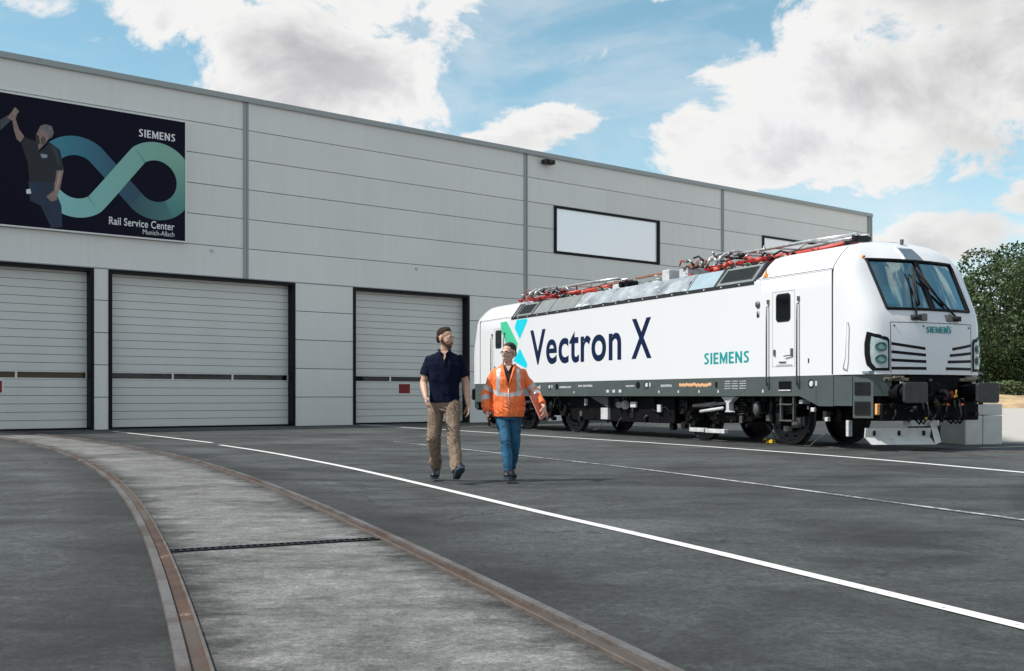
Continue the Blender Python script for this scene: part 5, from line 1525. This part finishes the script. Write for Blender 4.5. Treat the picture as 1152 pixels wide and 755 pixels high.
# clipped hedge
hd = empty('hedge', (52, 100.5, .85)); tag(hd, 'low green clipped hedge above the sandy bank', 'hedge')
rs = np.random.RandomState(9)
def hf(n_):
    P = np.stack([rs.uniform(-14, 18, n_), rs.uniform(-.7, .5, n_), rs.uniform(0, 1.5, n_)], 1)
    P[:, 2] *= 1 + .08 * np.sin(P[:, 0] * 1.7); return P
leaves(rs, 16000, hf, .22, 'foliage', M_hedge, hd)
q = MB(); q.box(-14, 18, -.35, .35, 0, 1.3); q.build('inner_twigs', M_bark, hd)
# undergrowth that closes the view below the crowns
ug = empty('undergrowth', (44, 97, .8)); 
rs = np.random.RandomState(12)
def uf(n_):
    P = np.stack([rs.uniform(-24, 40, n_), rs.uniform(-1.5, 1.5, n_), rs.uniform(0, 6.4, n_)], 1); P[:, 2] *= 1 + .15 * np.sin(P[:, 0] * .8); return P
uo = leaves(rs, 26000, uf, .42, 'shrubbery', M_leaf, None); uo.location = (56, 124, .8)
tag(uo, 'dark band of dense shrubs under the trees', 'shrubs', kind='stuff')
bpy.data.objects.remove(ug)


# ------------------------------------------------------------------ PEOPLE
def remesh(mb, name, m_, parent, voxel=.007, smooth=3, fold=None):
    me = mb.mesh(name + '_src', m_, fix=True)
    o = bpy.data.objects.new('tmp', me); C.objects.link(o)
    r_ = o.modifiers.new('r', 'REMESH'); r_.mode = 'VOXEL'; r_.voxel_size = voxel
    if smooth: s = o.modifiers.new('s', 'SMOOTH'); s.factor = .5; s.iterations = smooth
    dg = bpy.context.evaluated_depsgraph_get(); me2 = bpy.data.meshes.new_from_object(o.evaluated_get(dg)); bpy.data.objects.remove(o)
    me2.name = name; me2.materials.clear(); me2.materials.append(m_)
    me2.polygons.foreach_set('use_smooth', [True] * len(me2.polygons))
    if fold:
        nrm = [v.normal.copy() for v in me2.vertices]
        for v, n_ in zip(me2.vertices, nrm): v.co += n_ * fold(v.co)
    me2.update()
    o2 = bpy.data.objects.new(name, me2); C.objects.link(o2); o2.parent = parent
    return o2


def ring(cx, cy, z, rx, ry, n=20, pw=2.3, tilt=0):
    P = []
    for i in range(n):
        a = 2 * PI * i / n; c, s = math.cos(a), math.sin(a)
        P.append(Vector((cx + rx * abs(c) ** (2 / pw) * (1 if c >= 0 else -1), cy + ry * abs(s) ** (2 / pw) * (1 if s >= 0 else -1), z + tilt * (c))))
    return P


def hand(mb, wrist, direction, palm_n, side, s=1.0, curl=.5):
    """wrist: point, direction: along the hand, palm_n: palm normal, side: +1/-1 which side the thumb leaves"""
    d = Vector(direction).normalized(); pn = Vector(palm_n); pn = (pn - d * pn.dot(d)).normalized(); lat = d.cross(pn) * side
    w = Vector(wrist)
    for k in (-1, -.33, .33, 1):      # palm built from four rays
        mb.cap(w + lat * k * .016 * s, w + d * .085 * s + lat * k * .030 * s, .016 * s, .0135 * s, n=10)
    lens = (.070, .080, .074, .058)
    for k, L in zip((1, .33, -.33, -1), lens):
        p = w + d * .088 * s + lat * k * .031 * s; dd = d.copy(); r_ = .0092 * s
        for seg in range(3):
            ang = curl * (.55, .75, .6)[seg]
            dd = (dd * math.cos(ang) + pn * math.sin(ang)).normalized()
            q_ = p + dd * L * s * (.42, .33, .25)[seg]; mb.cap(p, q_, r_, r_ * .9, n=8); p = q_; r_ *= .9
    p = w + d * .025 * s + lat * .028 * s; dd = (d * .7 + lat * .75 + pn * .25).normalized()
    for seg, L in enumerate((.045, .034, .026)):
        q_ = p + dd * L * s; mb.cap(p, q_, .0125 * s - seg * .0012, .011 * s - seg * .0012, n=8); p = q_; dd = (dd + pn * .25 * curl + d * .35).normalized()


def head_parts(mb, c, yaw, tilt, s=1.0):
    """c: head centre, yaw: 0 faces the camera (-Y), positive turns to +X.  returns frame"""
    Rm = Matrix.Rotation(yaw, 3, 'Z') @ Matrix.Rotation(tilt, 3, 'X')
    c = Vector(c); T = lambda x, y, z: c + Rm @ (Vector((x, y, z)) * s)
    mb.ell(T(0, .018, .035), (.074 * s, .092 * s, .080 * s), Rm)          # cranium
    mb.ell(T(0, -.022, -.012), (.062 * s, .070 * s, .085 * s), Rm)        # face
    mb.ell(T(0, -.045, -.078), (.040 * s, .036 * s, .034 * s), Rm)        # chin
    for sg in (1, -1):
        mb.ell(T(sg * .037, -.050, -.028), (.024 * s, .022 * s, .022 * s), Rm)     # cheek
        mb.cap(T(sg * .052, .01, -.045), T(sg * .018, -.055, -.088), .020 * s, .018 * s, n=8)   # jaw
        mb.ell(T(sg * .076, .012, -.008), (.009 * s, .018 * s, .031 * s), Rm)      # ear
        mb.ell(T(sg * .028, -.078, .022), (.020 * s, .010 * s, .007 * s), Rm)      # brow
    mb.cap(T(0, -.084, .012), T(0, -.106, -.026), .008 * s, .0125 * s, n=8)        # nose
    for sg in (1, -1): mb.ell(T(sg * .010, -.098, -.030), (.0075 * s, .009 * s, .007 * s), Rm)
    mb.ell(T(0, -.080, -.058), (.021 * s, .012 * s, .007 * s), Rm); mb.ell(T(0, -.078, -.068), (.018 * s, .012 * s, .007 * s), Rm)
    return T, Rm


def eyes(T, Rm, parent, s=1.0, smile=False):
    q = MB()
    for sg in (1, -1):
        q.ell(T(sg * .029, -.083, .004), (.0135 * s, .006 * s, .0065 * s), Rm, 10, 6, 0); q.ell(T(sg * .029, -.0885, .004), (.006 * s, .003 * s, .006 * s), Rm, 8, 6, 1)
    q.build('eyes', [M_teeth, M_eye], parent, smooth=True)
    q = MB()
    for sg in (1, -1): q.tube([T(sg * .012, -.091, .019), T(sg * .03, -.090, .025), T(sg * .047, -.080, .019)], .0042 * s, 6)
    q.build('eyebrows', M_hair2, parent, smooth=True)
    q = MB()
    if smile: q.tube([T(-.018, -.086, -.057), T(-.008, -.092, -.062), T(.008, -.092, -.062), T(.018, -.086, -.057)], .0036 * s, 6); q.build('mouth', M_teeth, parent, smooth=True)
    else: q.tube([T(-.022, -.087, -.063), T(0, -.094, -.061), T(.022, -.087, -.063)], .0042 * s, 6); q.build('mouth', M_lip, parent, smooth=True)


def foldfn(amp, fz, seed, zb=None):
    def f(co):
        v = noise.noise(Vector((co.x * 9 + seed, co.y * 9, co.z * fz))) * amp + noise.noise(Vector((co.x * 22, co.y * 22 + seed, co.z * fz * 1.8 + co.x * 14))) * amp * .55
        if zb:
            for z0, w in zb: v += amp * .55 * math.exp(-((co.z - z0) / w) ** 2) * math.sin((co.z + co.x * 1.1) * 105 + 7 * noise.noise(co * 9))
        return v
    return f


def shoe(parent, ankle, toe, r_=.042, name='shoe', up=Vector((0, 0, 1))):
    """ankle joint and toe tip; heel sits below the ankle"""
    a = Vector(ankle); t = Vector(toe); d = (t - a); fw = Vector((d.x, d.y, 0)).normalized()
    q = MB()
    sole_dir = (t - (a - up * .065)).normalized(); heel = a - up * .055 - fw * .045
    side = sole_dir.cross(up).normalized(); upn = side.cross(sole_dir).normalized()
    L = .30
    tip = heel + sole_dir * L
    q.cap(a + up * .03, a - up * .02, .050, .048); q.ell(heel + upn * .045 + sole_dir * .035, (.044, .054, .048)); q.cap(heel + upn * .043 + sole_dir * .06, tip + upn * .034 - sole_dir * .05, .044, .038); q.ell(tip + upn * .030 - sole_dir * .05, (.052, .052, .032))
    q.cap(a, heel + sole_dir * .17 + upn * .045, .044, .034)
    o = remesh(q, name, M_shoe, parent, .007, 3)
    q = MB(); P = []
    for u, w in ((0, .034), (.03, .042), (.11, .038), (.20, .052), (.26, .046), (.302, .018)): P.append((u, w))
    out = [heel + sole_dir * u + side * w for u, w in P] + [heel + sole_dir * u - side * w for u, w in reversed(P)]
    dn = -upn * .022; n_ = len(out)
    q.add([p + upn * .012 for p in out] + [p + dn * .6 for p in out], [tuple(range(n_)), tuple(range(n_, 2 * n_))[::-1]] + [(i, (i + 1) % n_, n_ + (i + 1) % n_, n_ + i) for i in range(n_)])
    q.build('sole', M_sole, o)
    return o


# --- person in navy polo
S1 = F / 12.75
def man_one():
    p = empty('person', ((500 - CX) / S1, 12.75, 0))
    tag(p, 'bearded person in navy polo shirt and tan trousers, walking and looking to the side', 'person', 'people walking across the yard')
    V_ = Vector
    shL, shR = V_((-.176, .02, 1.405)), V_((.174, .0, 1.42)); elL, elR = V_((-.245, .0, 1.145)), V_((.250, .06, 1.135)); wrL, wrR = V_((-.205, -.17, .985)), V_((.275, -.02, .905))
    hipL, hipR = V_((-.095, .01, .93)), V_((.095, -.02, .93)); knL, knR = V_((-.125, -.03, .52)), V_((.115, -.17, .51)); anL, anR = V_((-.115, .26, .125)), V_((.165, -.36, .125))
    # body: one continuous surface
    q = MB()
    q.loft([ring(0, 0, .82, .12, .08), ring(0, 0, .95, .15, .095), ring(0, 0, 1.10, .135, .09), ring(0, 0, 1.3, .165, .10), ring(0, 0, 1.42, .15, .08), ring(0, .0, 1.47, .07, .06)])
    q.cap((0, .01, 1.42), (.012, -.012, 1.60), .058, .054)
    for a, b, c, sg in ((shL, elL, wrL, -1), (shR, elR, wrR, 1)):
        q.cap(a, b, .050, .043); q.cap(b, b.lerp(c, .35), .043, .043); q.cap(b.lerp(c, .35), c, .043, .027)
    for a, b, c in ((hipL, knL, anL), (hipR, knR, anR)):
        q.cap(a, b, .07, .052); q.cap(b, c, .05, .034)
    T, Rm = head_parts(q, (.014, -.02, 1.668), R(58), R(5), 1.06)
    hand(q, wrL, V_((.10, -.45, -.72)), V_((.85, .1, .1)), 1, .98, .75)
    hand(q, wrR, V_((.06, -.12, -1)), V_((-.85, -.3, 0)), 1, .98, .45)
    body = remesh(q, 'body', M_skin, p, .0048, 2)
    # polo
    q = MB()
    q.loft([ring(-.002, -.01, .925, .178, .118), ring(0, -.005, 1.0, .172, .118), ring(0, 0, 1.12, .172, .120), ring(0, 0, 1.25, .188, .128), ring(0, 0, 1.36, .205, .124), ring(0, .005, 1.435, .196, .108), ring(0, .01, 1.48, .150, .09), ring(0, .01, 1.515, .080, .07)])
    for a, b in ((shL, elL), (shR, elR)):
        e = a.lerp(b, .66); q.ell(a, (.064, .066, .060)); q.cyl(a, e, .062, .074, 18)
    q.cyl((0, .012, 1.48), (.004, .010, 1.540), .076, .068, 18)
    sh = remesh(q, 'polo_shirt', M_polo, p, .007, 3, foldfn(.011, 7, 1, ((.99, .05),)))
    q = MB(); q.tube([(-.010, -.108, 1.49), (.0, -.128, 1.41), (.004, -.135, 1.365)], .006, 6); q.ell((.004, -.136, 1.385), (.006, .004, .006), nu=8, nv=6); 
    q.build('button_placket', M_polo2, sh, smooth=True)
    q = MB(); vv_ = [(-.040, -.092, 1.522), (.048, -.092, 1.522), (.006, -.134, 1.415)]; q.add(vv_ + [(a, b + .02, c) for a, b, c in vv_], [(0, 1, 2), (3, 5, 4), (0, 3, 4, 1), (1, 4, 5, 2), (2, 5, 3, 0)]); q.build('open_neck', M_skin, body)
    for sg in (1, -1):
        q = MB(); q.tube([(sg * .072 + .003, .0, 1.540), (sg * .055 + .003, -.075, 1.522), (sg * .022 + .004, -.118, 1.470)], [.010, .013, .012], 8); q.build('collar', M_polo, sh, smooth=True)
    # trousers
    q = MB()
    q.loft([ring(0, -.005, .96, .165, .108), ring(0, 0, .90, .178, .118), ring(0, 0, .82, .182, .118)])
    for a, b, c in ((hipL, knL, anL), (hipR, knR, anR)):
        a2 = a + V_((0, 0, -.04)); q.cap(a2, a2.lerp(b, .5), .102, .090); q.cap(a2.lerp(b, .5), b, .090, .079); q.cap(b, b.lerp(c, .5), .079, .074); q.cyl(b.lerp(c, .5), b.lerp(c, .95), .072, .066, 18)
    tr_ = remesh(q, 'trousers', M_chino, p, .0075, 3, foldfn(.014, 5, 4, ((.22, .06), (.50, .06), (.84, .05))))
    q = MB(); q.box(-.225, -.205, -.02, .08, .66, .80) if False else None
    shoe(p, anL + V_((0, 0, -.01)), (-.125, .03, .035)); shoe(p, anR + V_((0, 0, -.005)), (.235, -.60, .19))
    # hair, beard
    q = MB(); q.ell(T(0, .024, .046), (.080, .095, .082), Rm); q.ell(T(0, .055, -.005), (.070, .060, .075), Rm); q.ell(T(0, -.008, .088), (.060, .050, .032), Rm); q.ell(T(.015, .005, .110), (.045, .045, .020), Rm)
    hr = remesh(q, 'hair', M_hair, p, .006, 2)
    # trim hair off the face
    bm_ = bmesh.new(); bm_.from_mesh(hr.data); Ri = Rm.inverted(); hc = T(0, 0, 0)
    kill = []
    for v in bm_.verts:
        l = Ri @ (v.co - hc)
        if (l.y < -.035 and l.z < .078 - .25 * (l.y + .035)) or (l.y < -.028 and l.z < .045 and abs(l.x) > .02) or (l.y < .0 and l.z < -.012) or l.z < -.062 or (l.z < .0 and l.y < .03): kill.append(v)
    bmesh.ops.delete(bm_, geom=kill, context='VERTS'); bm_.to_mesh(hr.data); bm_.free()
    q = MB(); q.ell(T(0, -.050, -.080), (.044, .037, .034), Rm)
    for sg in (1, -1): q.cap(T(sg * .055, .0, -.035), T(sg * .022, -.058, -.085), .0215, .020)
    q.tube([T(-.026, -.083, -.062), T(0, -.095, -.048), T(.026, -.083, -.062)], .008, 8)
    remesh(q, 'beard', M_beard, p, .005, 2)
    eyes(T, Rm, p)
    q = MB(); q.tube([wrL + V_((.0, .028, .012)), wrL + V_((-.028, .0, .01))], .006, 6); 
    return p


S2 = F / 12.85
def man_two():
    p = empty('person', ((572 - CX) / S2, 12.85, 0))
    tag(p, 'smiling person with glasses in orange reflective jacket and blue jeans, carrying a red folder', 'person', 'people walking across the yard')
    V_ = Vector
    shL, shR = V_((-.155, .01, 1.262)), V_((.158, .01, 1.262)); elL, elR = V_((-.265, .05, 1.02)), V_((.300, .06, 1.045)); wrL, wrR = V_((-.245, -.05, .80)), V_((.398, -.15, .885))
    hipL, hipR = V_((-.080, .0, .83)), V_((.080, .0, .83)); knL, knR = V_((-.035, -.15, .475)), V_((.075, .0, .46)); anL, anR = V_((.000, -.20, .115)), V_((.040, .20, .145))
    q = MB()
    q.loft([ring(0, 0, .74, .11, .08), ring(0, 0, .85, .14, .09), ring(0, 0, 1.0, .12, .085), ring(0, 0, 1.18, .145, .09), ring(0, 0, 1.27, .13, .075), ring(0, 0, 1.32, .06, .055)])
    q.cap((0, .01, 1.28), (.0, -.01, 1.44), .050, .048)
    for a, b, c in ((shL, elL, wrL), (shR, elR, wrR)):
        q.cap(a, b, .042, .036); q.cap(b, b.lerp(c, .35), .036, .035); q.cap(b.lerp(c, .35), c, .035, .024)
    for a, b, c in ((hipL, knL, anL), (hipR, knR, anR)):
        q.cap(a, b, .065, .048); q.cap(b, c, .046, .032)
    T, Rm = head_parts(q, (.003, -.02, 1.502), R(-38), R(3), 1.0)
    hand(q, wrL, V_((.06, -.25, -.95)), V_((.9, 0, .1)), 1, .92, .7)
    hand(q, wrR + V_((.02, -.02, 0)), V_((-.02, -.25, -.70)), V_((-.90, .25, -.1)), -1, .95, .6)
    body = remesh(q, 'body', M_skin2, p, .0046, 2)
    # jacket
    q = MB()
    q.loft([ring(0, -.01, .755, .188, .135), ring(0, -.01, .82, .194, .142), ring(0, 0, .95, .190, .140), ring(0, 0, 1.08, .190, .138), ring(0, 0, 1.20, .198, .132), ring(0, .005, 1.285, .180, .112), ring(0, .01, 1.33, .125, .090), ring(0, .015, 1.362, .082, .074)])
    for a, b, c in ((shL, elL, wrL), (shR, elR, wrR)):
        q.ell(a, (.060, .062, .056)); q.cap(a, b, .058, .064); q.cap(b, b.lerp(c, .4), .066, .060); q.cyl(b.lerp(c, .4), b.lerp(c, .93), .060, .053, 18)
    jk = remesh(q, 'jacket', M_jacket, p, .007, 3, foldfn(.012, 7, 9, ((.86, .05),)))
    co = np.empty(len(jk.data.vertices) * 3); jk.data.vertices.foreach_get('co', co); co = co.reshape(-1, 3)
    # reflective bands follow the jacket surface: paint by face into a second slot, as sewn tape
    jk.data.materials.append(M_refl); jk.data.materials.append(M_polo2)
    def seg(pv, a, b):
        ab = b - a; t = (pv - a).dot(ab) / ab.length_squared; return t, (pv - (a + ab * t)).length
    for poly in jk.data.polygons:
        c = poly.center; mi = 0
        tL, dL = seg(c, shL, elL); tL2, dL2 = seg(c, elL, wrL); tR, dR = seg(c, shR, elR); tR2, dR2 = seg(c, elR, wrR)
        arm = False
        torso_d = math.hypot(c.x / .205, c.y / .15)
        for (t1, d1, t2, d2) in ((tL, dL, tL2, dL2), (tR, dR, tR2, dR2)):
            if torso_d > .98 or abs(c.x) > .205:
                if d1 < .095 and .60 < t1 < .80 and d1 <= d2 + .02: mi = 1
                if d2 < .085 and .12 < t2 < .38: mi = 1
                if min(d1, d2) < .095: arm = arm or (min(d1 if 0 < t1 < 1 else 9, d2 if 0 < t2 < 1 else 9) < .085 and abs(c.x) > .2)
        if not arm and abs(c.x) < .2 and mi == 0:
            zz = c.z - .045 * (abs(c.x) / .19) ** 1.3 
            if .985 < zz + .0 < 1.03: mi = 1
            if 1.0 < c.z < 1.32 and abs(abs(c.x) - (.115 + (1.3 - c.z) * .03)) < .022: mi = 1
        # open neck: dark shirt shows in a V
        if c.y < 0 and 1.09 < c.z < 1.36 and abs(c.x + .0) < (c.z - 1.09) * .235: mi = 2
        poly.material_index = mi
    q = MB(); vv_ = [(-.035, -.092, 1.352), (.035, -.092, 1.352), (.0, -.130, 1.285)]; q.add(vv_ + [(a, b + .02, c) for a, b, c in vv_], [(0, 1, 2), (3, 5, 4), (0, 3, 4, 1), (1, 4, 5, 2), (2, 5, 3, 0)]); q.build('open_neck', M_skin2, body)
    for sg in (1, -1):
        q = MB(); q.tube([(sg * .078, .02, 1.365), (sg * .074, -.05, 1.345), (sg * .060, -.112, 1.30), (sg * .030, -.142, 1.20), (0, -.150, 1.10)], [.014, .016, .014, .010, .007], 8); q.build('collar', M_jacket, jk, smooth=True)
    q = MB(); q.tube([(0, -.148, 1.09), (.0, -.153, .95), (0, -.150, .77)], .005, 6); q.build('zip', M_refl, jk, smooth=True)
    q = MB()
    q.loft([ring(0, 0, .80, .148, .105), ring(0, 0, .76, .155, .108), ring(0, 0, .72, .150, .104)])
    for a, b, c in ((hipL, knL, anL), (hipR, knR, anR)):
        a2 = a + V_((0, 0, -.05)); q.cap(a2, a2.lerp(b, .5), .086, .074); q.cap(a2.lerp(b, .5), b, .074, .063); q.cap(b, b.lerp(c, .4), .063, .060); q.cyl(b.lerp(c, .4), b.lerp(c, .95), .060, .050, 18)
    remesh(q, 'jeans', M_jean, p, .007, 3, foldfn(.010, 6, 14, ((.16, .05), (.46, .05))))
    shoe(p, anL + V_((0, 0, -.01)), (-.010, -.46, .06)); shoe(p, anR + V_((0, 0, -.005)), (.050, -.02, .035))
    q = MB(); q.ell(T(0, .024, .050), (.077, .090, .078), Rm); q.ell(T(0, .055, .0), (.066, .055, .068), Rm); q.ell(T(.01, -.008, .092), (.056, .048, .028), Rm)
    hr = remesh(q, 'hair', M_hair2, p, .006, 2)
    bm_ = bmesh.new(); bm_.from_mesh(hr.data); Ri = Rm.inverted(); hc = T(0, 0, 0); kill = []
    for v in bm_.verts:
        l = Ri @ (v.co - hc)
        if (l.y < -.035 and l.z < .078 - .25 * (l.y + .035)) or (l.y < -.028 and l.z < .045 and abs(l.x) > .02) or (l.y < .0 and l.z < -.012) or l.z < -.050 or (l.z < .0 and l.y < .03): kill.append(v)
    bmesh.ops.delete(bm_, geom=kill, context='VERTS'); bm_.to_mesh(hr.data); bm_.free()
    eyes(T, Rm, p, 1.0, True)
    q = MB()
    for sg in (1, -1):
        pts = [T(sg * .031 + .018 * math.cos(a * PI / 6), -.100 + .006 * abs(math.cos(a * PI / 6)), .003 + .014 * math.sin(a * PI / 6)) for a in range(13)]
        q.tube(pts, .0017, 6); q.tube([T(sg * .052, -.094, .006), T(sg * .076, .005, .008)], .0022, 6)
    q.tube([T(-.010, -.101, .006), T(.010, -.101, .006)], .0022, 6)
    q.build('glasses', M_lens, p, smooth=True)
    return p, wrR, wrL


man_one()
p2_, wrR, wrL = man_two()
# red folder held against the side
fo = empty('folder', (p2_.location.x + .355, 12.85 - .15, .885))
tag(fo, 'thin red document folder with white paper edge, held by the person in orange', 'folder')
Rf = Matrix.Rotation(R(-24), 3, 'Y') @ Matrix.Rotation(R(60), 3, 'Z')
def fbox(y0, y1, m_, nm, g=0.):
    q = MB(); q.box(-.105 + g, .105 - g * 0, y0, y1, -.15 + g, .15 - g)
    q.v = [tuple(Rf @ Vector(v)) for v in q.v]; q.build(nm, m_, fo)
fbox(-.006, -.003, M_fold, 'cover'); fbox(-.003, .004, M_paper, 'papers', .003); fbox(.004, .007, M_fold, 'cover')
# small dark device in the other hand
de = empty('handheld_device', (p2_.location.x - .222, 12.85 - .115, .715)); tag(de, 'small dark handheld device in the right hand of the person in orange', 'device')
q = MB(); q.box(-.012, .012, -.03, .03, -.065, .065); q.v = [tuple(Matrix.Rotation(R(20), 3, 'X') @ Vector(v)) for v in q.v]; q.build('case', M_rubber, de, bevel=.004)
